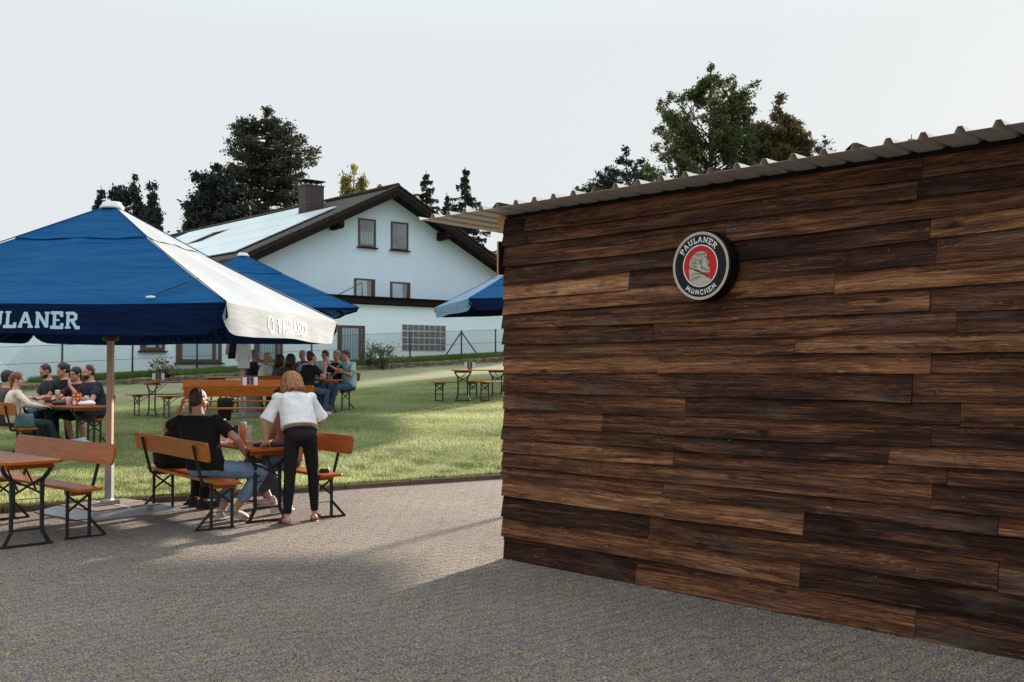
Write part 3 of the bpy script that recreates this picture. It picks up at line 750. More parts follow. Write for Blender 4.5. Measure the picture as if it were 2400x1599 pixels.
    for (a0, b0, r_) in ((-.38, .28, .13), (-.44, .08, .10), (-.28, .06, .10), (-.30, -.08, .08), (-.20, .22, .10)):
        stroke([(a0+r_*math.cos(t), b0+r_*math.sin(t)) for t in [k*.7 for k in range(8)]], .022)
    for k in range(5): stroke([(-.40+.08*k, .56-.03*k), (-.25+.09*k, .62-.01*k), (-.08+.09*k, .60)], .014)
    stroke([(.36, .60), (.22, .56), (.26, .50)], .03); stroke([(.10, .50), (.14, .38), (.10, .2), (.04, .06), (.1, -.1)], .022)
    g.cm = 0; link('portrait_lines', g.mesh('portrait_lines'), M['signline'], root)
build_sign()

# ------------------------------------------------------------------ house
HU = Vector((.749, .663, 0)); HV = Vector((-.663, .749, 0))
HF = Vector((-5.61, 47.0, 0))                      # middle of the gable wall
def build_house():
    rz = math.atan2(HU.y, HU.x)
    root = empty('white_house', (HF.x, HF.y, 0), rz, 'white gable house with dark roof, brick chimney and solar panels', 'house')
    GZ = .4; HW = 6.9; SL = .482; AP = 9.62; LEN = 24.0; OV = .8; RW = 7.65
    eave = AP-.22-SL*HW
    g = G()   # local: x along gable, y depth, z up
    pr = [(-HW, GZ), (HW, GZ), (HW, eave), (0, AP-.22), (-HW, eave)]
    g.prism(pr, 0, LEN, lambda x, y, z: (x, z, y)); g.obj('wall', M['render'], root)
    # lower storey running along the front
    AL, AR, AH, AO = -22.0, 12.5, 4.30, .8
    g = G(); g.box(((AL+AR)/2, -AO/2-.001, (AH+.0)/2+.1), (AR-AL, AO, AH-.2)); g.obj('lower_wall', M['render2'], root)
    g = G(); g.box(((AL+AR)/2, -AO/2-.10, AH+.17), (AR-AL+.1, AO+.22, .26)); g.box(((AL+AR)/2, -AO/2-.13, AH+.33), (AR-AL+.2, AO+.30, .05)); g.obj('flat_roof_edge', M['darkwood'], root)
    # roof slabs
    for sgn, nm in ((-1, 'roof'), (1, 'roof')):
        g = G(); th = .24
        prf = [(0, AP+.02), (sgn*RW, AP-SL*RW+.02), (sgn*RW, AP-SL*RW-th+.02), (0, AP-th+.02)]
        g.prism(prf, -OV, LEN+.5, lambda x, y, z: (x, z, y)); g.obj(nm, M['tile'], root)
    # tile courses showing as a ragged verge
    g = G()
    for sgn in (-1, 1):
        for k in range(26):
            s = .15+k*.29
            if s > RW: break
            g.box((sgn*s, -OV+.02, AP-SL*s+.05), (.30, .26, .05), Matrix.Rotation(sgn*math.atan(SL)+sgn*.05, 3, 'Y'))
    g.tube([(0, -OV-.03, AP+.07), (0, LEN+.5, AP+.07)], .11, 8); g.obj('ridge_and_verge_tiles', M['tile'], root)
    # bargeboards
    for sgn in (-1, 1):
        g = G(); prf = [(0, AP-.14), (sgn*RW, AP-SL*RW-.14), (sgn*RW, AP-SL*RW-.42), (0, AP-.42)]
        g.prism(prf, -OV-.04, -OV+.005, lambda x, y, z: (x, z, y)); g.obj('bargeboard', M['darkwood'], root)
        g = G(); prf = [(0, AP-.27), (sgn*(RW-.1), AP-SL*(RW-.1)-.27), (sgn*(RW-.1), AP-SL*(RW-.1)-.30), (0, AP-.30)]
        g.prism(prf, -OV, -.002, lambda x, y, z: (x, z, y)); g.obj('soffit', M['darkwood'], root)
    for x in (-6.95, -2.9, 2.9, 6.95):
        g = G(); zt = AP-SL*abs(x)-.34
        g.prism([(-OV+.0, zt-.26), (-OV+.08, zt-.34), (0, zt-.38), (0, zt), (-OV, zt)], x-.12, x+.12, lambda a, b, z: (z, a, b)); g.obj('purlin_end', M['darkwood'], root)
    # gutters and downpipes
    for sgn in (-1, 1):
        g = G(); zz = AP-SL*RW-.22
        g.tube([(sgn*(RW+.06), -OV+.15, zz), (sgn*(RW+.06), LEN, zz)], .085, 8); g.obj('gutter', M['zinc'], root)
    g = G(); g.tube([(-RW-.02, .3, AP-SL*RW-.3), (-HW-.06, -.06, AP-SL*RW-.75), (-HW-.06, -.06, AH+.4)], .05, 8); g.obj('downpipe', M['zinc'], root)
    # solar panels on the left slope
    def on_left(s, k, up=.0):  # s from ridge, k depth
        nx, nz = -SL/math.sqrt(1+SL*SL), 1/math.sqrt(1+SL*SL)
        return Vector((-s+nx*up, k, AP+.02-SL*s+nz*up))
    rows = [(.35, 2.0), (2.0, 3.65), (3.65, 5.3), (5.3, 6.95)]
    for ri, (a, b) in enumerate(rows):
        g = G(); k = 1.0 if ri else 4.6
        while k < 22.5:
            gap = False
            if ri == 1 and (11 < k < 12.6): gap = True
            if ri == 2 and (15 < k < 17): gap = True
            if ri == 3 and (14 < k < 15.4 or 19 < k < 20.4): gap = True
            if ri == 0 and k > 19.5: gap = True
            if not gap:
                p = [on_left(a+.02, k+.015, .10), on_left(b-.02, k+.015, .10), on_left(b-.02, k+1.0, .10), on_left(a+.02, k+1.0, .10)]
                q = [on_left(a+.02, k+.015, .06), on_left(b-.02, k+.015, .06), on_left(b-.02, k+1.0, .06), on_left(a+.02, k+1.0, .06)]
                g.add(p+q, [(0, 1, 2, 3), (7, 6, 5, 4), (0, 4, 5, 1), (1, 5, 6, 2), (2, 6, 7, 3), (3, 7, 4, 0)])
            k += 1.02
        g.obj('solar_panel_row', M['solar'], root)
    g = G(); p = on_left(4.4, 16.0, .25); g.tube([on_left(4.4, 16, 0), p], .07, 8); g.obj('roof_vent', M['zinc'], root)
    # chimney
    cx, cy = -1.45, 4.2
    ch = G(); zt = 10.10; ch.box((cx, cy, (8.4+zt)/2), (1.0, .62, zt-8.4)); cho = ch.obj('chimney', M['brick'], root)
    g = G(); g.box((cx, cy, zt+.03), (1.06, .68, .06)); g.obj('chimney_rim', M['stonewall'], cho)
    g = G()
    for a in (-.42, -.14, .14, .42): g.box((cx+a, cy-.2, zt+.14), (.04, .04, .18)); g.box((cx+a, cy+.2, zt+.14), (.04, .04, .18))
    g.box((cx, cy, zt+.25), (1.12, .72, .05)); g.obj('chimney_cowl', M['darkwood'], cho)
    # windows, located on the wall planes through the photograph
    Mi = Matrix.Rotation(-rz, 3, 'Z')
    def on_plane(px, py, off):
        dx = (px-1200)/FPX; dy = (799.5-py)/FPX
        d = Vector((dx, math.cos(PITCH)-dy*math.sin(PITCH), math.sin(PITCH)+dy*math.cos(PITCH)))
        o = Mi @ (Vector((0, 0, CAMZ))-Vector((HF.x, HF.y, 0))); dl = Mi @ d
        k = (off-o.y)/dl.y; p = o+dl*k; return p.x, p.z
    def window(x0, yt, x1, yb, off, kind='plain', sash=.07):
        a, zt = on_plane(x0, yt, off); b, _ = on_plane(x1, yt, off); _, zb = on_plane(x0, yb, off); y = off
        fr = G(); t = sash; d = .05
        for (c, s_) in (((a+t/2, zt-zb), 'v'), ((b-t/2, zt-zb), 'v')): fr.box((c[0], y-d/2, (zt+zb)/2), (t, d, zt-zb))
        fr.box(((a+b)/2, y-d/2, zt-t/2), (b-a-2*t, d-.004, t)); fr.box(((a+b)/2, y-d/2, zb+t/2), (b-a-2*t, d-.004, t))
        if kind == 'tilt': fr.bar((b-t*1.2, y-d-.02, zt-t), (b-t*2.3, y-d-.02, zb+t), .06, .04)
        if kind in ('door', 'wide'):
            fr.box((b-t*2.4, y-d/2, (zt+zb)/2), (t*1.1, d-.002, zt-zb-2*t)); fr.box((a+t*1.4, y-d/2, (zt+zb)/2), (t*.8, d-.002, zt-zb-2*t))
        wf = fr.obj('window', M['frame'], root)
        g = G(); g.box(((a+b)/2, y-.012, (zt+zb)/2), (b-a-2*t, .016, zt-zb-2*t)); g.obj('pane', M['pane'] if kind != 'wide' else M['paneblue'], wf)
        if kind == 'curtain':
            g = G(); g.box(((a+b)/2-.02, y-.024, zb+t+(zt-zb)*.28), (b-a-2*t-.04, .004, (zt-zb)*.42)); g.obj('curtain', M['curtain'], wf)
        if kind == 'door':
            g = G(); g.box(((a+b)/2-.02, y-.024, (zt+zb)/2), (b-a-4.5*t, .004, zt-zb-2*t-.02)); g.obj('curtain', M['curtain'], wf)
        if kind == 'tilt':
            g = G(); g.box((a+(b-a)*.36, y-.024, (zt+zb)/2), ((b-a)*.5, .004, zt-zb-2*t)); g.obj('painted_sky_pane', M['paneblue'], wf)  # sky reflection painted as a paler sheet over part of the pane
        if kind != 'door':
            g = G(); g.box(((a+b)/2, y-.07, zb-.03), (b-a+.16, .14, .05)); g.obj('sill', M['darkwood'], wf)
        return wf
    window(839.5, 511, 880, 578, 0, 'curtain'); window(916, 519, 956, 585, 0, 'plain')
    window(830, 652, 878, 708, 0, 'tilt'); window(914.5, 660, 960.5, 716, 0, 'tilt')
    window(791, 762, 854, 862, -AO, 'door', .10); window(596, 745, 662, 850, -AO, 'door', .12)
    window(413, 745, 519, 850, -AO, 'wide', .13); window(329, 752, 386, 822, -AO, 'wide', .12)
    # glass blocks
    a, zt = on_plane(941.5, 759.5, -AO); b, _ = on_plane(1044, 759.5, -AO); _, zb = on_plane(941.5, 822, -AO)
    g = G(); g.box(((a+b)/2, -AO-.01, (zt+zb)/2), (b-a, .02, zt-zb)); gb = g.obj('glass_block_window', M['card'], root)
    g = G()
    for i in range(8):
        for j in range(4):
            wx, wz = (b-a)/8, (zt-zb)/4; g.box((a+(i+.5)*wx, -AO-.03, zb+(j+.5)*wz), (wx-.05, .03, wz-.05))
    g.obj('blocks', M['gblock'], gb)
    # damp marks above the middle windows
    # washing line arm on the flat roof
    g = G(); a, z = on_plane(852, 662, -AO); g.tube([(a, -AO+.1, AH+.3), (a, -AO+.1, z)], .022, 6); a2, z2 = on_plane(792, 693, -AO)
    g.tube([(a, -AO+.1, z), (a2, -AO+.1, z2)], .022, 6); g.obj('roof_stay', M['zinc'], root)
build_house()

def build_fence():
    P0 = Vector((-5.65, 44.4, 0)); d = Vector((.755, .656, 0))
    root = empty('chain_link_fence', P0, 0, 'dark green chain link fence with thin steel posts in front of the white house', 'fence')
    def gp(t): p = P0+d*t; return Vector((d.x*t, d.y*t, H(p.x, p.y)))
    Hh = 1.25; ts = []; t = -15.4
    while t < 8: ts.append(t); t += 2.43
    t_br = 4.45
    for t in ts:
        if abs(t-t_br) < 1.2: t = t_br
        g = G(); p = gp(t); g.tube([p-Vector((0, 0, .1)), p+Vector((0, 0, Hh+.03))], .036, 8); g.obj('post', M['fencegreen'], root)
    p = gp(t_br)
    for s in (-1, 1):
        g = G(); q = gp(t_br+s*1.05); g.tube([p+Vector((0, 0, Hh-.05)), q], .03, 6); g.obj('brace', M['fencegreen'], root)
    # diagonal wires as slender ribbons
    V = []; sp = .085; off = Vector((.656, -.755, 0))*.045
    t0, t1 = -15.4, 8.3; w_ = .003
    def add(ta, za, tb, zb):
        a = gp(ta)+off; b = gp(tb)+off; a.z += za; b.z += zb
        dr = (b-a).normalized(); s = Vector((dr.x*-.0, 0, 0)); n = dr.cross(Vector((.656, -.755, 0))).normalized()*w_
        V.extend([a-n, b-n, b+n, a+n])
    t = t0-Hh
    while t < t1:
        for sg in (1, -1):
            ta, tb = (t, t+Hh) if sg == 1 else (t+Hh, t)
            za, zb = .02, Hh
            if min(ta, tb) < t0 or max(ta, tb) > t1: continue
            add(ta, za, tb, zb)
        t += sp
    np_mesh('wire_mesh', [tuple(v) for v in V], 4, M['wire'], root)
    g = G()
    for z in (.05, .65, 1.24):
        pts = [gp(t)+off+Vector((0, 0, z)) for t in np.arange(t0, t1, 1.2)]; g.tube(pts, .008, 4)
    g.obj('line_wire', M['wire'], root)
build_fence()

def build_edging():
    P0 = Vector((-5.65, 44.4, 0))+Vector((.655, -.756, 0))*1.66; d = Vector((.755, .656, 0))
    g = G(); t = -17.0
    while t < 9:
        L = rnd.uniform(.35, .8); p = P0+d*(t+L/2); b = bank(p.x, p.y); l = lawn_h(p.x, p.y); hh = max(.14, b-l)+.08
        rot = Matrix.Rotation(math.atan2(d.y, d.x)+rnd.uniform(-.06, .06), 3, 'Z')
        g.box((p.x, p.y, l+hh/2-.08+rnd.uniform(-.03, .03)), (L-.02, .20+rnd.uniform(0, .08), hh), rot); t += L
    o = g.obj('stone_edging', M['stonewall'], bevel=.03); tag(o, 'low rough stone edging below the fence bank', 'edging')
build_edging()

# ------------------------------------------------------------------ trees
def leaf_quads(cent, size, flat=0.0, droop=0.0, elong=1.6):
    n = len(cent); d = nrs.normal(0, 1, (n, 3)); d[:, 2] = d[:, 2]*(1-flat)-droop; d /= np.linalg.norm(d, axis=1)[:, None]+1e-9
    u = nrs.normal(0, 1, (n, 3)); u -= d*(u*d).sum(1)[:, None]; u /= np.linalg.norm(u, axis=1)[:, None]+1e-9
    s = size*nrs.uniform(.55, 1.4, n)[:, None]
    return np.stack([cent-d*s*elong/2, cent+u*s/2, cent+d*s*elong/2, cent-u*s/2], 1).reshape(-1, 3)
def px_to_m(px, dist): return (px-1200)/FPX*dist
def tree_env(name, label, cat, dist, trunk_px, env, mat, n_br, n_tw, clump, leaf, seed, flat=.45, rise=.35, group=None, hollow=.25, droop=0., elong=1.6, limb=.05, up=0, crown_depth=1.0, per=16, start=.35, twig=.30):
    """crown outline env: (height px, left px, right px); limbs carry twigs, twigs carry small leaf tufts"""
    global nrs
    st = nrs; nrs = np.random.RandomState(seed); rr = random.Random(seed)
    X = px_to_m(trunk_px, dist); zf = lambda py: CAMZ+(860-py)/FPX*dist
    ys = [e[0] for e in env]; hs = np.array([zf(y) for y in ys]); L = np.array([X-px_to_m(e[1], dist) for e in env]); Rr = np.array([px_to_m(e[2], dist)-X for e in env])
    o = np.argsort(hs); hs, L, Rr = hs[o], L[o], Rr[o]
    gz = H(X, dist) if dist < 90 else 2.0
    root = empty(name, (X, dist, gz), 0, label, cat, group)
    zb, zt = hs[0], hs[-1]
    g = G(); n = 9; tr = (zt-gz)*.016+.05; pts = []; rs = []
    bend = rr.uniform(-.3, .3)
    def tp(z):
        q = (z-gz)/(zt-gz); return Vector((bend*math.sin(q*2.2), .3*math.sin(q*1.7), z-gz))
    for i in range(n): z = gz-.2+(zt-gz)*i/(n-1); pts.append(tp(z)); rs.append(max(.03, tr*(1-i/(n-1))**.8))
    g.tube(pts, rs, 8)
    dens = np.maximum(L+Rr, .2); cum = np.cumsum(dens*np.gradient(hs)); cum = (cum-cum[0])/(cum[-1]-cum[0])
    C_ = []; N_ = []
    for b in range(n_br):
        h = float(np.interp(rr.random(), cum, hs)); l = float(np.interp(h, hs, L)); r = float(np.interp(h, hs, Rr))
        a = rr.uniform(0, 2*PI); ca = math.cos(a)
        if rr.random() < .45: ca = math.copysign(1-.15*rr.random(), ca); a = math.acos(max(-1, min(1, ca)))*rr.choice((-1, 1))
        mean = (abs(l)+abs(r))/2*crown_depth; side = r if ca > 0 else l
        Rad = side*abs(ca)+mean*(1-abs(ca)); rad = max(.12, Rad*math.sqrt(rr.uniform(hollow, 1))-clump*.6)
        tip = Vector((rad*ca, rad*math.sin(a), h-gz))
        hb = max(gz+.5, h-abs(rad)*rise*rr.uniform(.7, 1.3)); s0 = tp(min(hb, zt)); d = tip-s0
        mid = s0+d*.5+Vector((rr.uniform(-.1, .1), rr.uniform(-.1, .1), 1))*0.0+Vector((0, 0, -up*abs(rad)*.15+rr.uniform(-.05, .05)*rad))
        lr = max(.02, limb*(abs(rad)/4+.3)); g.tube([s0, mid, tip], [lr, lr*.6, .012], 5)
        def lp(t): return s0*((1-t)**2)+(mid*2-(s0+tip)*.5)*(2*t*(1-t))+tip*(t*t)
        m = max(3, int(n_tw*(.35+.65*min(1, abs(rad)/max(.5, float(np.max(dens))*.4)))))
        for k in range(m):
            t = start+(1-start)*rr.random()**.8; p = lp(t); Lt = twig*(.5+abs(rad)*.16)*(1.25-t)*rr.uniform(.5, 1.3)+clump*.3
            v = Vector((rr.gauss(0, 1), rr.gauss(0, 1), rr.gauss(0, .45)+.15-droop*.8)); v = (v.normalized()+d.normalized()*.7).normalized()*Lt
            C_.append((p+v, clump*rr.uniform(.5, 1.2))); 
            if rr.random() < .5: C_.append((p+v*.55, clump*rr.uniform(.35, .8)))
            if k % 3 == 0: g.tube([p, p+v], [.018, .006], 3, cap=False)
        C_.append((tip, clump*.8))
    for k in range(6): C_.append((tp(zt)+Vector((rr.gauss(0, .08), rr.gauss(0, .08), -rr.random()*clump*2.2)), clump*.55))
    g.obj('trunk', M['bark'], root)
    cc = np.array([tuple(c) for c, q in C_]); rr_ = np.array([q for c, q in C_])
    cc = np.repeat(cc, per, 0); rq = np.repeat(rr_, per)
    pp = nrs.normal(0, 1, cc.shape)*.55; pp[:, 2] *= (1-flat); pp *= rq[:, None]
    if droop: pp[:, 2] -= droop*nrs.uniform(0, 1, len(pp))*rq*1.5
    cc = cc+pp; v = leaf_quads(cc, leaf, .2, droop*.8, elong)
    np_mesh('crown', v, 4, mat, root, attr=np.repeat(nrs.uniform(0, 1, len(C_)), per)*.6+nrs.uniform(0, .4, len(cc)))
    nrs = st; return root

def spruce(name, label, dist, px, ytop, ybot, half_bot_px, mat, seed, group=None, leaf=.11, tier=.50):
    global nrs
    st = nrs; nrs = np.random.RandomState(seed); rr = random.Random(seed)
    X = px_to_m(px, dist); zt = CAMZ+(860-ytop)/FPX*dist; zb = CAMZ+(860-ybot)/FPX*dist; Rb = half_bot_px/FPX*dist
    gz = 2.0; root = empty(name, (X, dist, gz), 0, label, 'conifer', group)
    g = G(); g.tube([(0, 0, -.3), (.1, 0, (zt-gz)*.5), (0, 0, zt-gz)], [.28, .16, .02], 8)
    cen = []; z = zt-.4; lean = rr.uniform(-.02, .02)
    while z > zb-3:
        q = (zt-z)/(zt-zb); Rad = Rb*(q**.85)*rr.uniform(.82, 1.1)+.12
        nb = rr.randint(6, 9)
        for b in range(nb):
            a = rr.uniform(0, 2*PI); r = Rad*rr.uniform(.45, 1.18)
            dr = Vector((math.cos(a), math.sin(a), 0)); zz = z-gz+rr.uniform(-.15, .15)
            pts = [Vector((0, 0, zz+.1*r)), dr*r*.55+Vector((0, 0, zz-.10*r)), dr*r+Vector((0, 0, zz-.06*r+.05))]
            g.tube(pts, [.035, .02, .008], 4)
            m = int(24+r*70)
            t = nrs.uniform(.12, 1, m)**.8; c = np.outer((1-t)**2, np.array(pts[0]))+np.outer(2*t*(1-t), np.array(pts[1]))+np.outer(t**2, np.array(pts[2]))
            wd = (1.08-t)*r*.30+.05; perp = np.array([-dr.y, dr.x, 0]); c += np.outer(nrs.normal(0, 1, m)*wd*.6, perp)
            c[:, 2] -= np.abs(nrs.normal(0, .13, m))*(.5+t); cen.append(c)
        z -= tier*rr.uniform(.8, 1.2)
    g.obj('trunk', M['bark'], root); cen = np.concatenate(cen)
    np_mesh('crown', leaf_quads(cen, leaf, .2, .5, 1.7), 4, mat, root, attr=nrs.uniform(0, 1, len(cen)))
    nrs = st; return root

def build_trees():
    pine = leafmat('pine_needles', (.020, .028, .024), (.085, .085, .055), .22, .35)
    dark = leafmat('dark_needles', (.012, .020, .018), (.042, .050, .040), .14, .35)
    loose = leafmat('loose_foliage', (.032, .048, .022), (.13, .15, .065), .36, .3)
    brownish = leafmat('olive_foliage', (.045, .042, .018), (.15, .125, .055), .35, .3)
    willow = leafmat('willow_leaves', (.10, .105, .03), (.30, .28, .10), .5, .5)
    tree_env('pine_tree', 'tall broad pine with open dark crown behind the roof of the white house', 'tree', 82, 624,
             [(252, 614, 632), (262, 602, 642), (276, 578, 668), (290, 545, 700), (316, 514, 716), (340, 512, 752), (361, 512, 756), (382, 500, 748), (408, 510, 738), (444, 520, 735), (480, 545, 734), (515, 570, 732)],
             pine, 185, 14, .46, .14, 21, .35, .10, hollow=.04, limb=.10, per=12, start=.3, elong=1.5, up=.6)
    tree_env('dark_conifer', 'dense dark conifer lower left of the tall pine', 'tree', 76, 505,
             [(384, 490, 520), (402, 440, 560), (444, 432, 585), (483, 428, 600), (536, 425, 600), (560, 426, 600)],
             dark, 150, 18, .45, .15, 22, .2, .3, hollow=.04, droop=.6, per=17, elong=2)
    tree_env('weeping_conifer', 'drooping conifer with two bent tips behind the peak of the large parasol', 'tree', 72, 300,
             [(404, 294, 310), (416, 266, 314), (436, 246, 324), (470, 248, 350), (500, 260, 374), (527, 278, 384), (560, 290, 388)],
             dark, 60, 10, .30, .12, 23, .1, .2, hollow=.1, droop=1.3, elong=2.2, per=15)
    tree_env('weeping_conifer', 'slim drooping conifer with a hooked top, rightmost of the trees behind the large parasol', 'tree', 70, 352,
             [(421, 348, 364), (440, 336, 368), (470, 334, 374), (505, 341, 378), (550, 342, 384)],
             dark, 30, 8, .26, .11, 24, .1, .2, hollow=.1, droop=1.3, elong=2.2, per=15)
    spruce('slim_spruce', 'small slim spruce tip just left of the large parasol peak', 74, 233, 434, 500, 19, dark, 25, leaf=.10, tier=.38)
    spruce('spruce_tree', 'shorter spruce standing close behind the right roof slope of the house', 78, 998, 398, 500, 40, dark, 26)
    spruce('spruce_tree', 'tall spruce with upcurved tips between the house roof and the shed roof', 80, 1089, 389, 590, 66, dark, 27)
    spruce('slim_spruce', 'narrow young spruce at the left foot of the tall spruce', 76, 1046, 450, 560, 24, dark, 28, leaf=.10, tier=.38)
    tree_env('willow_tree', 'pale yellow green wispy tree behind the chimney', 'tree', 90, 826,
             [(379, 798, 806), (395, 796, 815), (402, 792, 866), (420, 792, 872), (440, 792, 860), (480, 792, 850)],
             willow, 26, 7, .34, .12, 29, 0, .5, hollow=.25, droop=2.2, elong=3, limb=.03, per=9)
    tree_env('distant_tree', 'small green treetop just above the ridge left of the gable peak', 'tree', 95, 893,
             [(434, 888, 897), (446, 882, 905), (470, 880, 910)], loose, 10, 6, .3, .14, 30, per=10)
    tree_env('feathery_tree', 'broad airy dark green conifer with long reaching limbs behind the shed roof', 'tree', 52, 1684,
             [(138, 1682, 1687), (158, 1660, 1716), (172, 1634, 1760), (198, 1636, 1799), (212, 1575, 1797), (226, 1528, 1790), (252, 1526, 1778), (288, 1496, 1770), (320, 1504, 1775), (350, 1520, 1790), (385, 1480, 1800), (430, 1450, 1810), (520, 1470, 1830), (640, 1540, 1810), (720, 1610, 1760)],
             loose, 430, 13, .21, .085, 31, .2, .75, hollow=.16, droop=.75, limb=.045, elong=2.1, per=13, start=.35, twig=.50, crown_depth=.75)
    tree_env('olive_tree', 'brownish green bushy tree right of the airy conifer, above the shed roof', 'tree', 56, 1832,
             [(215, 1847, 1855), (245, 1822, 1858), (268, 1795, 1850), (290, 1745, 1896), (320, 1735, 1908), (350, 1735, 1910), (380, 1735, 1910), (420, 1735, 1910), (560, 1740, 1910), (700, 1780, 1880)],
             brownish, 430, 14, .24, .09, 33, .2, .55, hollow=.03, droop=.5, per=14, elong=1.9)
    tree_env('pine_tree', 'small dark pine at the far left of the trees over the shed roof', 'tree', 60, 1470,
             [(345, 1484, 1500), (365, 1448, 1524), (390, 1430, 1555), (412, 1352, 1562), (430, 1345, 1575), (470, 1345, 1580), (600, 1370, 1570), (720, 1410, 1530)],
             dark, 260, 9, .24, .09, 34, .3, .4, hollow=.1, per=14)
    tree_env('pine_tree', 'small dark red brown pine right of the olive tree, low over the shed roof', 'tree', 66, 1940,
             [(314, 1922, 1932), (330, 1903, 1948), (350, 1898, 1966), (360, 1898, 1990), (390, 1898, 1992), (520, 1890, 1996), (680, 1900, 1985)],
             pine, 90, 8, .24, .09, 35, .2, .4, per=14)
    spruce('slim_spruce', 'tiny conifer tip rising over the shed roof towards the right', 60, 2141, 312, 700, 95, dark, 36, leaf=.09, tier=.25)
build_trees()

def build_bushes():
    global nrs
    bm_ = leafmat('bush_leaves', (.05, .065, .02), (.20, .20, .10), .35, 2)
    def bush(px, py, wd, hh, label, n, leaf, seed, name='bush', mat=None):
        p = at_ground(px, py); rr = np.random.RandomState(seed); root = empty(name, p, 0, label, 'shrub' if name == 'bush' else 'plant')
        g = G(); cen = []
        for i in range(14):
            a = rr.uniform(0, 2*PI); r = wd*rr.uniform(.1, .9); t = Vector((r*math.cos(a), r*math.sin(a)*.6, hh*rr.uniform(.4, 1)))
            g.tube([(0, 0, -.05), t*.5+Vector((0, 0, .1*hh)), t], [.014, .01, .004], 5)
            cen.append(rr.normal(0, 1, (n//14, 3))*np.array([wd*.2, wd*.2, hh*.14])+np.array(t))
        g.obj('stem', M['bark'], root); cen = np.concatenate(cen); cen[:, 2] = np.abs(cen[:, 2])
        np_mesh('foliage', leaf_quads(cen, leaf, .1, 0, 1.3), 4, mat or bm_, root, attr=rr.uniform(0, 1, len(cen)))
    bush(897, 868, .75, .85, 'loose pale bush at the foot of the fence right of the glazed door', 900, .055, 3)
    bush(868, 862, .45, .95, 'smaller pale bush beside the door frame on the bank', 350, .05, 4)
    bush(378, 884, .5, .55, 'low leafy shrub on the bank left of the large window', 260, .06, 5)
    bush(395, 886, .7, .40, 'reddish tangled shrub by the fence under the large window', 300, .05, 6)
    p = at_ground(209, 882); root = empty('weed_stalk', p, 0, 'tall dry weed stalk standing at the fence left of the parasol pole', 'plant')
    g = G(); g.tube([(0, 0, 0), (.02, 0, .35), (-.01, 0, .72)], [.03, .022, .01], 6); g.obj('stem', M['bark'], root)
    g = G()
    for k in range(9): a = k*2.4; g.ell((.05*math.cos(a), .05*math.sin(a), .2+k*.06), (.04, .03, .03), n=6, m=4)
    g.obj('dry_leaves', M['bark'], root)
build_bushes()

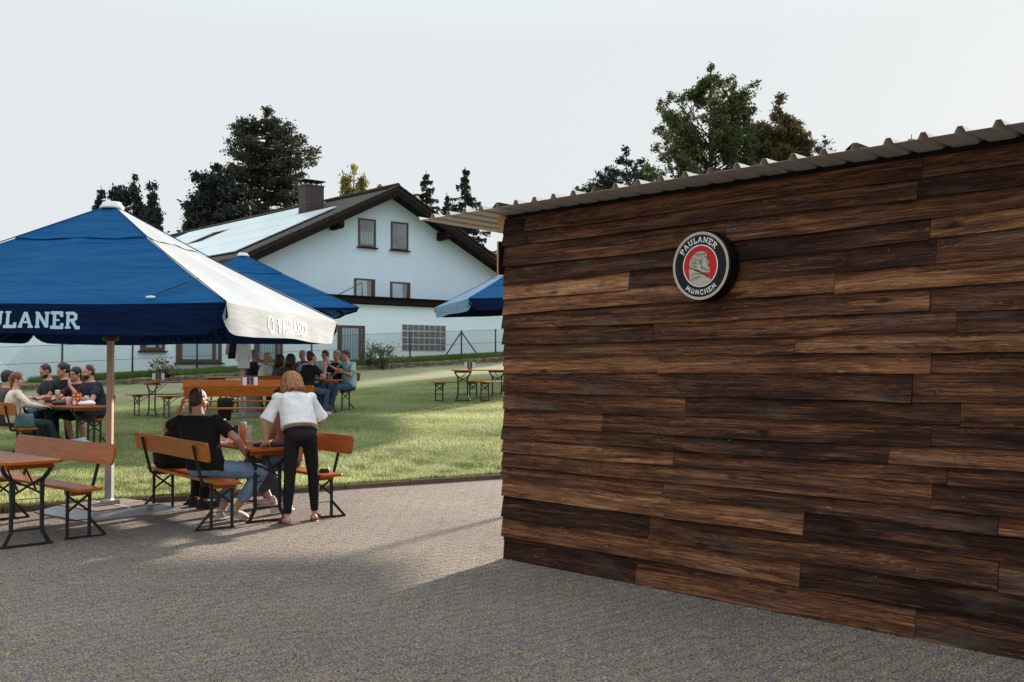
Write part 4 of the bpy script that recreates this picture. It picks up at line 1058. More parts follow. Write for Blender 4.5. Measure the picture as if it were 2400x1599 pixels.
# ------------------------------------------------------------------ parasols
def build_parasol(loc, rz, ht, ze, S, label, side_mats, pole_h=None, tilt=None, foldnoise=1, VAL=.285):
    """local frame: sides face +-x and +-y; side order: front(-y), right(+x), back(+y), left(-x)"""
    root = empty('parasol', loc, rz, label, 'parasol', 'brewery parasols over the beer tables')
    if tilt: root.rotation_euler = Euler((tilt[0], tilt[1], rz), 'XYZ')
    h2 = S/2; apex = ht-.10
    cor = [Vector((-h2, -h2, ze)), Vector((h2, -h2, ze)), Vector((h2, h2, ze)), Vector((-h2, h2, ze))]
    rr = random.Random(int(loc[0]*100))
    names = ['front', 'right', 'back', 'left']
    for k in range(4):
        a, b = cor[k], cor[(k+1) % 4]; mid = (a+b)/2; nrm = Vector((mid.x, mid.y, 0)).normalized(); T = Vector((0, 0, apex))
        # panel: grid between apex and edge with slight sag between hips, ridge at mid rib
        n, m = 26, 26; vs = []
        for i in range(m+1):
            q = i/m; q = .025+q*.975
            for j in range(n+1):
                u = j/n; e = a.lerp(b, u); p = T.lerp(e, q)
                # sag between ribs (hip, mid rib)
                w2 = abs(math.sin(2*PI*u)); sag = -.055*w2*math.sin(PI*min(1, q))*q
                hipc = -.05*math.sin(PI*q)            # canopy slightly concave from peak to eave
                wr = .006*math.sin(q*34+u*3+k)*math.sin(PI*u)*q+.004*math.sin(q*61+u*9+k*2)*math.sin(PI*u)
                edge = 0 if i < m else -.012*w2
                vs.append(p+Vector((0, 0, sag+hipc*.6+wr+edge)))
        fs = [(i*(n+1)+j, i*(n+1)+j+1, (i+1)*(n+1)+j+1, (i+1)*(n+1)+j) for i in range(m) for j in range(n)]
        g = G(); g.add(vs, fs, True); pan = link('canopy_panel', g.mesh('canopy_panel'), side_mats[k][0], root)
        # vent flap line: a second short panel slightly above the first
        vs = []; n2, m2 = 20, 5
        for i in range(m2+1):
            q = .03+.32*i/m2
            for j in range(n2+1):
                u = j/n2; e = a.lerp(b, u); p = T.lerp(e, q); w2 = abs(math.sin(2*PI*u))
                vs.append(p+Vector((0, 0, .012-.05*w2*math.sin(PI*q)*q-.03*math.sin(PI*q)+(.004*math.sin(u*23+k) if i == m2 else 0)))+nrm*.002)
        fs = [(i*(n2+1)+j, i*(n2+1)+j+1, (i+1)*(n2+1)+j+1, (i+1)*(n2+1)+j) for i in range(m2) for j in range(n2)]
        g = G(); g.add(vs, fs, True); link('vent_flap', g.mesh('vent_flap'), side_mats[k][0], root)
        # valance with corner cut-away and soft folds
        n3 = 60; m3 = 6; vs = []; tdir = (b-a).normalized()
        def vpt(u, v):
            fold = .010*math.sin(u*17+k)+.006*math.sin(u*41+k*3); edge_c = max(0, 1-min(u, 1-u)/.075)
            L = VAL*(1-.55*edge_c**3)+.008*math.sin(u*9+k); dr = -abs(math.sin(2*PI*u))*.012
            return a.lerp(b, u)+Vector((0, 0, dr-L*v))+nrm*(.004+fold*v*.8+.03*v*math.sin(PI*u)-.05*edge_c*v)
        for i in range(n3+1):
            for j in range(m3+1): vs.append(vpt(i/n3, j/m3))
        fs = [(i*(m3+1)+j, (i+1)*(m3+1)+j, (i+1)*(m3+1)+j+1, i*(m3+1)+j+1) for i in range(n3) for j in range(m3)]
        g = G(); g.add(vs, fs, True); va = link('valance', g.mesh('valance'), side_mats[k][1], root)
        sc = .152; sh = .12 if k == 0 else 0
        def tf(x, y, z, a=a, b=b, nrm=nrm, vpt=vpt, sh=sh):
            u = .5+(x*sc+sh)/S; v = 1-(.055+y*sc)/VAL; return vpt(u, max(0.02, min(1, v)))+nrm*(.004+z)
        if VAL > .2: letters('PAULANER', tf, .20, .12, 'lettering', side_mats[k][2], va)
        if k == 1 and side_mats[k][2] is M['printwhite']:
            g = G(); cx = -.62; vs = []; fs = []
            for i in range(28):
                aa = 2*PI*i/28
                for r_ in (.075, .095):
                    vs.append(tf((cx-.20+r_*math.cos(aa))/sc, (.088+r_*math.sin(aa))/sc, .001))
            fs = [(2*i, 2*i+1, (2*i+3) % 56, (2*i+2) % 56) for i in range(28)]
            g.add(vs, fs); link('roundel', g.mesh('roundel'), side_mats[k][2], va)
        # hip seam
        g = G(); g.tube([T+Vector((0, 0, .012))+(a-T)*.05, T.lerp(a, .5)+Vector((0, 0, -.022)), a+Vector((0, 0, .006))], .006, 5); g.obj('hip_seam', side_mats[k][3], root)
    # corner pocket strap on the near right hip
    if foldnoise:
        T = Vector((0, 0, apex)); c = cor[1]; p = T.lerp(c, .80); q = T.lerp(cor[0].lerp(cor[1], .84), .955)
        g = G(); g.path([p+Vector((0, -.01, .012)), q+Vector((0, -.01, .012))], .012, .006)
        for k in range(9): z = p.lerp(q, .3+k*.07)+Vector((0, -.016, .014)); g.box(z, (.03, .006, .008))
        g.obj('lacing', M['seam'], root)
        g = G(); g.ell(q+Vector((-.02, -.015, .0)), (.05, .012, .014)); g.obj('strap_end', M['whitecap'], root)
    # frame below: hub, ribs, struts
    PH = M['darkwood']
    g = G()
    for k in range(4):
        c = cor[k]; mpt = (cor[k]+cor[(k+1) % 4])/2
        for e in (c, mpt):
            g.bar((0, 0, apex-.10), (e.x*.985, e.y*.985, ze-.02+(.0)), .03, .045)
            mm = Vector((e.x*.5, e.y*.5, (apex-.1+ze)/2-.03)); g.bar((e.x*.02, e.y*.02, ze-.25), mm, .025, .035)
    g.obj('ribs', PH, root)
    g = G(); g.lathe([(.07, 0), (.09, .02), (.09, .09), (.06, .1)], (0, 0, ze-.30)); g.obj('hub', M['blackplastic'], root)
    g = G(); g.box((0, 0, (apex+.55)/2), (.064, .064, apex-.55)); g.obj('pole', M['alu'], root, bevel=.006)
    g = G(); g.box((0, 0, .30), (.078, .078, .60)); g.obj('lower_sleeve', M['galv'], root, bevel=.006)
    g = G(); g.lathe([(.135, 0), (.13, .02), (.105, .05), (.10, .07), (.085, .075)], (0, 0, apex-.035), 24); g.obj('cap', M['whitecap'], root)
    return root
def rot_of(pnt): return math.atan2(pnt[1], pnt[0])+PI/4     # yaw that puts corner (+,-) on the given offset
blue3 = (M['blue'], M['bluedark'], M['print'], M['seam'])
white3 = (M['palefab'], M['palefab'], M['printwhite'], M['seam'])
lb = (M['lightblue'], M['lightblue'], M['printwhite'], M['seam'])
PAR1 = Vector((-4.52, 11.77, 0))
par1 = build_parasol(tuple(PAR1), rot_of((1.9125, -2.236)), 3.52, 2.19, 4.16, 'large blue parasol with one white face, in the left foreground', [blue3, white3, blue3, blue3])
def base_plate(par, dx, dy, rz, s=1.16):
    h = s/2; i = .40; g = G(); rm = Matrix.Rotation(rz-par.rotation_euler.z, 4, 'Z'); rm.translation = Matrix.Rotation(-par.rotation_euler.z, 3, 'Z') @ Vector((dx, dy, 0))
    vs = [(-h, -h, .005), (h, -h, .005), (h, h, .005), (-h, h, .005), (-i, -i, .07), (i, -i, .07), (i, i, .07), (-i, i, .07)]
    g.add(vs, [(0, 1, 5, 4), (1, 2, 6, 5), (2, 3, 7, 6), (3, 0, 4, 7)]); g.add([(-i, -i, .06), (i, -i, .06), (i, i, .06), (-i, i, .06)], [(0, 1, 2, 3)])
    base = g.obj('base', M['galv'], par); base.matrix_local = rm
    for sx in (-1, 1):
        for sy in (-1, 1):
            g = G(); g.box((sx*i/2, sy*i/2, .065), (i-.03, i-.03, .03)); g.obj('slab', M['slab'], base, bevel=.004)
    g = G(); g.box((0, 0, .078), (2*i, .028, .016)); g.box((0, .2, .0782), (.028, .37, .016)); g.box((0, -.2, .0782), (.028, .37, .016)); g.obj('cross_rail', M['whitecap'], base)
    g = G(); g.box((0, 0, .10), (.16, .16, .06)); g.obj('socket', M['galv'], base, bevel=.01)
base_plate(par1, .07, -.15, R(-40))
P2 = at_ground(580, 976); P2.x -= .12
par2 = build_parasol((P2.x, P2.y, P2.z-.02), rot_of((2.6, -1.4)), 3.70, 2.34, 4.5, 'blue parasol in the middle distance with jackets hanging on its pole', [blue3, blue3, blue3, blue3], foldnoise=0, VAL=.05)
base_plate(par2, 0, 0, R(20))
P3 = (.53, 27.55)
build_parasol((P3[0], P3[1], H(*P3)-.0), rot_of((-1.43, -2.55))+PI/2*0, 3.68, 2.53, 4.15, 'blue parasol half hidden behind the left corner of the shed', [lb, blue3, blue3, blue3], tilt=(R(3.0), 0), foldnoise=0)

shade_parasol = build_parasol((2.2, 15.2, 0), R(8), 4.0, 3.14, 3.8, 'added unseen parasol behind the shed, tall enough to shade the forecourt', [blue3, blue3, blue3, blue3], foldnoise=0)  # assumed parasol, added out of view to cast the forecourt shade

# ------------------------------------------------------------------ beer tables and benches
RZB = R(-42.6)
def boardpoly(L, W, c=.05): a, b = L/2, W/2; return [(-a, -b+c), (-a+c*.8, -b), (a-c*.8, -b), (a, -b+c), (a, b-c), (a-c*.8, b), (-a+c*.8, b), (-a, b-c)]
def make_bench(back):
    root = empty('beer_bench', (0, 0, 0), 0)
    g = G(); g.prism(boardpoly(2.2, .25, .03), .455, .482); g.obj('seat', M['board'], root, bevel=.004)
    for s in (-1, 1):
        x = s*.86
        g = G(); g.box((s*.90, 0, .43), (.045, .20, .048)); g.box((s*.80, 0, .43), (.045, .20, .048)); g.obj('cross_batten', M['board'], root, bevel=.003)
        g = G(); bw = .028
        for y in (-.105, .105): g.bar((x, y, .015), (x, y, .445), bw, .018, (1, 0, 0))
        g.bar((x, -.13, .012), (x, .13, .012), .024, .024); g.bar((x, -.105, .17), (x, .105, .17), .008, .008)
        g.bar((x, -.10, .25), (x, .10, .40), .020, .010, (1, 0, 0)); g.bar((x+.012, -.10, .40), (x+.012, .10, .25), .020, .010, (1, 0, 0))
        lg = g.obj('leg_frame', M['blacksteel'], root)
        if back:
            g = G(); g.bar((x, -.105, .18), (x, -.26, .012), .024, .020, (1, 0, 0)); g.bar((x, -.12, .010), (x, -.27, .010), .024, .018); g.obj('stay', M['blacksteel'], lg)
        else:
            g = G(); g.bar((x, .0, .44), (x-s*.32, 0, .44), .018, .012); g.bar((x, 0, .26), (x-s*.28, 0, .44), .014, .010); g.obj('brace', M['blacksteel'], lg)
    if back:
        bp = [(x, z) for x, z in boardpoly(2.2, .195, .03)]
        g = G(); tl = R(9); g.prism(bp, -.012, .012, lambda x, y, z: (x, -.225-math.sin(tl)*y-z, .775+math.cos(tl)*y)); g.obj('backrest', M['board'], root, bevel=.004)
        for s in (-1, 1):
            x = s*.78; g = G(); g.path([(x, .02, .438), (x, -.165, .438), (x, -.265, .83)], .030, .012, (1, 0, 0)); g.obj('backrest_bracket', M['blacksteel'], root)
    return root
def make_table():
    root = empty('beer_table', (0, 0, 0), 0)
    g = G(); g.prism(boardpoly(2.2, .5, .05), .742, .770); g.obj('table_top', M['board'], root, bevel=.004)
    for s in (-1, 1):
        x = s*.90
        g = G(); g.box((x+s*.05, 0, .718), (.05, .42, .046)); g.box((x-s*.06, 0, .718), (.05, .42, .046)); g.obj('cross_batten', M['board'], root, bevel=.003)
        g = G(); w_ = .034
        for q in (-1, 1):
            g.path([(x, q*.215, .715), (x, q*.20, .66), (x, q*.135, .585), (x, q*.135, .14), (x, q*.20, .015)], w_, .020, (1, 0, 0))
            g.bar((x+.004*q, q*.135, .585), (x+.004*q, -q*.02, .53), .022, .012, (1, 0, 0))
        g.bar((x, -.235, .012), (x, .235, .012), .026, .024); g.bar((x, -.135, .15), (x, .135, .15), .022, .018)
        g.bar((x, -.13, .46), (x, .13, .60), .018, .010, (1, 0, 0)); g.bar((x+.012, -.13, .60), (x+.012, .13, .46), .018, .010, (1, 0, 0)); g.bar((x, -.13, .42), (x, .13, .42), .007)
        lg = g.obj('leg_frame', M['blacksteel'], root)
        g = G()
        for q in (-1, 1): g.bar((x, q*.08, .50), (x-s*.30, q*.08, .725), .014, .010)
        g.obj('folding_strut', M['blacksteel'], lg)
    return root
_b1 = make_bench(True); _b0 = make_bench(False); _t = make_table(); used = set()
def place(src, c, rz, label, cat, group):
    o = src if src.name not in used else copy_tree(src); used.add(src.name)
    z = max(H(c[0]+dx*.8, c[1]+dy*.8) for dx in (-1, 0, 1) for dy in (-1, 0, 1) if abs(dx)+abs(dy) < 2)*.0+H(c[0], c[1])
    o.location = (c[0], c[1], z); o.rotation_euler = (0, 0, rz); tag(o, label, cat, group); return o
LX = Vector((math.cos(RZB), math.sin(RZB))); PX = Vector((-LX.y, LX.x))       # towards the near end / away to the right
def ctr(end): e = Vector(end); return e-LX*1.1
GB, GT = 'benches with backrests at the beer tables', 'orange beer tables'; G0 = 'plain benches without backrests'
BEN = {}
def bench(key, c, rz, label, back=True): BEN[key] = (Vector(c), rz); return place(_b1 if back else _b0, c, rz, label, 'bench', GB if back else G0)
def table(key, c, rz, label): BEN[key] = (Vector(c), rz); return place(_t, c, rz, label, 'table', GT)
table('A', ctr((-4.18, 9.22)), RZB, 'beer table cut off by the left edge of the photograph, nearest the camera')
bench('A', ctr((-3.87, 9.63)), RZB+PI, 'empty bench with backrest beside the cut off table, in front of the parasol base')
RB2 = R(-53); LB = Vector((math.cos(RB2), math.sin(RB2)))
def ctrb(end): e = Vector(end); return e-LB*1.1
table('B', ctrb((-2.41, 10.69)), RB2, 'beer table with tall wheat beer, at which the woman in the white top leans')
bench('B1', ctrb((-2.72, 10.16)), RB2, 'bench with backrest carrying the man in the black T-shirt')
bench('B2', ctrb((-1.86, 10.90)), RB2+PI, 'bench with backrest behind the standing woman, carrying the person in the tan sweater')
table('C', (-7.31, 16.94), RZB, 'beer table with red carton and food at the group far left')
bench('C2', ctr((-6.70, 17.08)), RZB+PI, 'bench with backrest on which four people sit, behind the large parasol pole')
bench('C1', ctr((-7.40, 16.1)), RZB, 'bench with backrest holding the teal handbag at the left edge')
table('D', ctr((-3.92, 23.1)), RZB, 'beer table full of glasses at the large group under the middle parasol')
bench('D2', ctr((-3.68, 24.1)), RZB+PI, 'bench with backrest under the man in the teal T-shirt')
bench('D1', ctr((-4.40, 22.75)), RZB, 'bench with backrest whose sitters turn their backs, at the large group')
table('D3', (-6.75, 25.6), RZB, 'beer table at the far end of the large group, mostly hidden behind people')
re = R(9.8)
bench('E1', (-4.60, 18.40), re, 'empty bench with backrest seen square from behind, nearer of the pair in mid lawn')
table('E', (-4.92, 19.25), re, 'empty beer table with menu card between the two benches seen square on')
bench('E2', (-5.20, 20.05), re+PI, 'empty bench with backrest facing the camera, farther of the pair in mid lawn')
rf = math.atan2(.74, .68)
table('F', (-7.42, 24.0), rf, 'empty beer table with menu card left of the two square-on benches')
bench('F1', (-6.95, 23.45), rf, 'plain bench on the right side of the empty table at the left of the lawn', False)
bench('F2', (-7.92, 24.35), rf, 'plain bench on the left side of the empty table at the left of the lawn', False)
rg = math.atan2(.89, .46)
table('G', (-.81, 26.8), rg, 'empty beer table with menu card at the right of the lawn by the shed corner')
bench('G1', (-1.42, 26.85), rg, 'plain bench left of the empty table near the shed corner', False)
bench('G2', (-.28, 26.7), rg, 'plain bench right of the empty table, partly hidden by the shed corner', False)

def on_table(key, x, y):
    c, rz = BEN[key]; p = Vector((c.x+x*math.cos(rz)-y*math.sin(rz), c.y+x*math.sin(rz)+y*math.cos(rz), 0)); p.z = H(c.x, c.y)+.771; return p

def menu(p, rz, label, s=1.0):
    root = empty('menu_stand', p, rz, label, 'menu card', 'menu cards on the tables')
    g = G(); g.box((0, 0, .03), (.11, .06, .055)); g.obj('wooden_block', M['board'], root, bevel=.003)
    for k, (a, x) in enumerate(((R(8), -.07), (R(-8), .07))):
        g = G(); g.box((x, .002, .115), (.13, .004, .15), Matrix.Rotation(a, 3, 'Z')); c = g.obj('card', M['card'], root)
        g = G(); g.box((x+(.035 if k == 0 else -.035), -.0035, .115), (.05, .004, .148), Matrix.Rotation(a, 3, 'Z')); g.obj('dark_print', M['cardark'], c)
        g = G()
        for i in range(4): g.box((x-(.035 if k == 0 else -.035), -.003, .08+i*.022), (.012, .003, .012), Matrix.Rotation(a, 3, 'Z'))
        g.obj('small_print', M['cardark'], c)
    return root
menu(on_table('B', .10, .02), R(4), 'menu card in a wooden block behind the wheat beer')
menu(on_table('E', .10, .0), R(4), 'menu card on the table between the square-on benches')
menu(on_table('F', -.75, .0), R(5), 'menu card on the empty table at the left of the lawn')
menu(on_table('G', -.55, .0), R(0), 'menu card on the table near the shed corner')

def beer(p, label, kind='wheat', mat='beer', fill=.86, group=None):
    root = empty('beer_glass', p, 0, label, 'glass', group)
    if kind == 'wheat': pr = [(.028, 0), (.030, .01), (.024, .04), (.027, .09), (.036, .17), (.039, .23)]
    else: pr = [(.030, 0), (.031, .01), (.033, .06), (.036, .14), (.036, .15)]
    h = pr[-1][1]
    g = G(); g.lathe(pr, n=24); g.obj('glass', M['glass'], root)
    inner = [(r*(1.012 if kind == 'wheat' else .93), z+.006) for r, z in pr if z < h*fill]; g = G(); g.lathe(inner+[(np.interp(h*fill, [z for r, z in pr], [r for r, z in pr])*(1.012 if kind == 'wheat' else .93), h*fill)], n=24); g.obj('beer', M[mat], root)
    if kind == 'wheat': g = G(); g.lathe([(.035, h*fill), (.0365, h*.99), (.033, h*1.02)], n=24); g.obj('foam', M['foam'], root)
    elif mat != 'glass': g = G(); g.lathe([(.033, h*fill), (.0335, h*.97)], n=20); g.obj('foam', M['foam'], root)
    return root
beer(on_table('B', .33, -.03), 'tall wheat beer glass glowing orange on the table by the standing woman', 'wheat', 'beer', .80)
def bottle(p, label, h=.24):
    root = empty('glass_bottle', p, 0, label, 'bottle')
    g = G(); g.lathe([(.030, 0), (.032, .01), (.032, h*.5), (.024, h*.62), (.013, h*.75), (.012, h*.93)], n=18); g.obj('bottle_glass', M['glass'], root)
    g = G(); g.lathe([(.014, h*.93), (.014, h)], n=14); g.obj('cap', M['whitecap'], root)
    g = G(); g.lathe([(.0125, h*.72), (.0135, h*.9)], n=14); g.obj('neck_label', M['cardark'], root)
bottle(on_table('B', -.15, -.05), 'clear glass bottle with white cap left of the wheat beer', .25)
def tray():
    p = on_table('B', .84, .06); root = empty('serving_tray', p, R(2), 'dark blue tray lying at the near end of the table under the woman', 'tray')
    g = G(); g.prism(boardpoly(.34, .20, .04), .004, .012); g.obj('tray_base', M['traydark'], root)
    g = G(); n = 28; pts = [(.17*math.copysign(abs(math.cos(a))**.5, math.cos(a)), .10*math.copysign(abs(math.sin(a))**.5, math.sin(a)), .022) for a in [2*PI*k/n for k in range(n+1)]]
    g.tube(pts, .012, 6); g.obj('rim', M['traydark'], root)
    g = G(); g.box((-.05, 0, .018), (.16, .11, .006)); tag(g.obj('paper_slip', M['paper']), 'white paper slip on the dark blue tray', 'paper').location = p; 
tray()
p = on_table('B', 0, 0); c, rz = BEN['B2']; q = Vector((c.x, c.y))
def on_bench(key, x, y=0):
    c, rz = BEN[key]; p = Vector((c.x+x*math.cos(rz)-y*math.sin(rz), c.y+x*math.sin(rz)+y*math.cos(rz), 0)); p.z = H(c.x, c.y); return p
def small(name, label, cat, p, rz, parts):
    root = empty(name, p, rz, label, cat)
    for nm, g, m in parts: g.obj(nm, M[m] if isinstance(m, str) else m, root, bevel=0)
    return root
pp = on_bench('B2', -.86, 0); pp.z += .484
g1 = G(); g1.box((0, 0, .012), (.14, .07, .022)); g2 = G(); g2.ell((.02, 0, .03), (.05, .028, .012))
small('sunglasses_case', 'small black case left on the bench end right of the standing woman', 'case', pp, R(10), [('case_body', g1, 'blackplastic'), ('lid', g2, 'blackplastic')])
# table C
g1 = G(); g1.box((0, 0, .10), (.12, .09, .20)); g2 = G()
for a in (-.032, .032): g2.ell((a, -.046, .165), (.02, .003, .02)); g2.box((a*.9, -.0465, .11), (.035, .003, .03))
g3 = G(); g3.box((-.02, -.0475, .05), (.05, .003, .06)); g3.box((.066-.005, 0, .05), (.003, .05, .05))
small('condiment_carton', 'red patterned condiment carton on the table of the far left group', 'carton', on_table('C', .70, -.06), R(12), [('carton', g1, 'redcard'), ('yellow_print', g2, 'yellow'), ('white_label', g3, 'card')])
beer(on_table('C', .12, -.10), 'pale wheat beer in a tall glass in front of the auburn haired woman', 'wheat', 'palebeer', .86)
beer(on_table('C', .62, .14), 'short glass with amber drink right of the red carton', 'mug', 'palebeer', .4)
beer(on_table('C', .35, .12), 'frosted short glass behind the red carton', 'mug', 'glass', .5)
g1 = G(); g1.lathe([(.032, 0), (.040, .12), (.041, .125)]); small('paper_cup', 'white paper cup left of the red carton', 'cup', on_table('C', .52, -.10), 0, [('cup', g1, 'paper')])
g1 = G(); g1.ell((0, 0, .035), (.14, .07, .04)); g1.ell((.04, .02, .05), (.08, .05, .035)); small('wrapped_food', 'white paper wrapped food right of the red carton', 'food', on_table('C', .88, .02), R(5), [('wrapping', g1, 'paper')])
g1 = G(); g1.ell((0, 0, .03), (.12, .06, .045)); small('dark_pouch', 'crumpled dark pouch left of the white cup', 'pouch', on_table('C', .28, -.14), R(30), [('pouch', g1, 'blackplastic')])
g1 = G(); g1.lathe([(.018, 0), (.02, .06), (.012, .08), (.012, .09)]); small('salt_shaker', 'small glass shaker behind the red carton', 'shaker', on_table('C', .52, .10), 0, [('shaker', g1, 'glass')])
# teal handbag
def handbag():
    p = on_bench('C1', .93, -.02); p.z += .484; root = empty('handbag', p, R(8), 'teal leather handbag standing on the bench beside the auburn haired woman', 'handbag')
    g = G(); g.loft([(Vector((0, 0, 0)), Vector((1, 0, 0)), Vector((0, 1, 0)), .15, .07), (Vector((0, 0, .02)), Vector((1, 0, 0)), Vector((0, 1, 0)), .155, .075), (Vector((0, 0, .18)), Vector((1, 0, 0)), Vector((0, 1, 0)), .135, .055), (Vector((0, 0, .215)), Vector((1, 0, 0)), Vector((0, 1, 0)), .115, .03)], e=3.5)
    g.obj('bag_body', M['tealleather'], root)
    g = G(); g.tube([(-.07, -.02, .20), (-.06, -.02, .30), (0, -.02, .33), (.06, -.02, .30), (.07, -.02, .20)], .009, 8); g.obj('handle', M['tealleather'], root)
    g = G(); g.box((0, -.074, .08), (.16, .012, .09)); g.obj('pocket', M['tealleather'], root, bevel=.005)
    g = G(); g.ell((.0, -.02, .205), (.03, .02, .02)); g.obj('purse_charm', M['redcard'], root)
handbag()
g1 = G(); g1.ell((0, 0, .13), (.24, .14, .14)); g1.ell((.12, -.03, .10), (.16, .11, .11)); g1.cap((-.05, 0, .22), (.10, .02, .26), .04, .03)
pg = at_ground(128, 1030)
small('carrier_bag', 'crumpled blue and white bag on the grass under the far left table', 'bag', on_bench('C', .95, -.15), R(20), [('bag', g1, 'bluebag')])
# table D glasses
for k, (x, y, m_, lab) in enumerate([(.75, .10, 'darkbeer', 'amber beer glass nearest the table end at the large group'), (.45, .05, 'darkbeer', 'amber beer glass left of the end glass at the large group'),
                                     (.15, .12, 'darkbeer', 'amber beer glass near the man in the black T-shirt, large group')]):
    beer(on_table('D', x, y), lab, 'mug', m_, .82, 'beer glasses of the large group')
beer(on_table('E', .75, -.05), 'empty short glass on the table between the square-on benches', 'mug', 'glass', .3)

# ------------------------------------------------------------------ people
def basis(yaw, pitch=0, roll=0):
    m = Matrix.Rotation(yaw, 3, 'Z') @ Matrix.Rotation(pitch, 3, 'X') @ Matrix.Rotation(roll, 3, 'Y')
    return m
def finish(g, name, mat, parent, vox, smooth=3, fac=.5):
    me = g.mesh(name); me.materials.append(mat); bm = bmesh.new(); bm.from_mesh(me); bmesh.ops.recalc_face_normals(bm, faces=bm.faces); bm.to_mesh(me); bm.free()
    o = link(name, me, None, parent); r = o.modifiers.new('remesh', 'REMESH'); r.mode = 'VOXEL'; r.voxel_size = vox; r.use_smooth_shade = True
    s = o.modifiers.new('smooth', 'SMOOTH'); s.iterations = smooth; s.factor = fac
    return o
def hand(g, w, d, nrm, side, curl=.5, k=1.0):
    """palm from wrist w along d, palm side nrm, thumb towards side*lat"""
    w = Vector(w); d = Vector(d).normalized(); nrm = Vector(nrm); nrm = (nrm-d*nrm.dot(d)).normalized(); lat = d.cross(nrm)*side
    g.ell(w+d*.045*k, lat*.040*k, d*.052*k, nrm*.017*k)
    for i, (o, L) in enumerate(((.030, .066), (.010, .076), (-.010, .071), (-.029, .056))):
        b = w+d*.082*k+lat*o*k; r = .0088*k; c1 = curl*(.7+.12*i)
        d1 = (d*math.cos(c1*.6)+nrm*math.sin(c1*.6)+lat*o*.8).normalized(); p1 = b+d1*L*.5*k
        d2 = (d*math.cos(c1*1.5)+nrm*math.sin(c1*1.5)).normalized(); p2 = p1+d2*L*.5*k
        g.cap(b-d*.02*k, p1, r*1.1, r, 8); g.cap(p1, p2, r, r*.82, 8)
    b = w+d*.022*k+lat*.030*k; d1 = (d*.65+lat*.75+nrm*.25).normalized(); p1 = b+d1*.040*k; d2 = (d*.9+lat*.25+nrm*.35).normalized()
    g.cap(b, p1, .0125*k, .0105*k, 8); g.cap(p1, p1+d2*.030*k, .0105*k, .0085*k, 8)

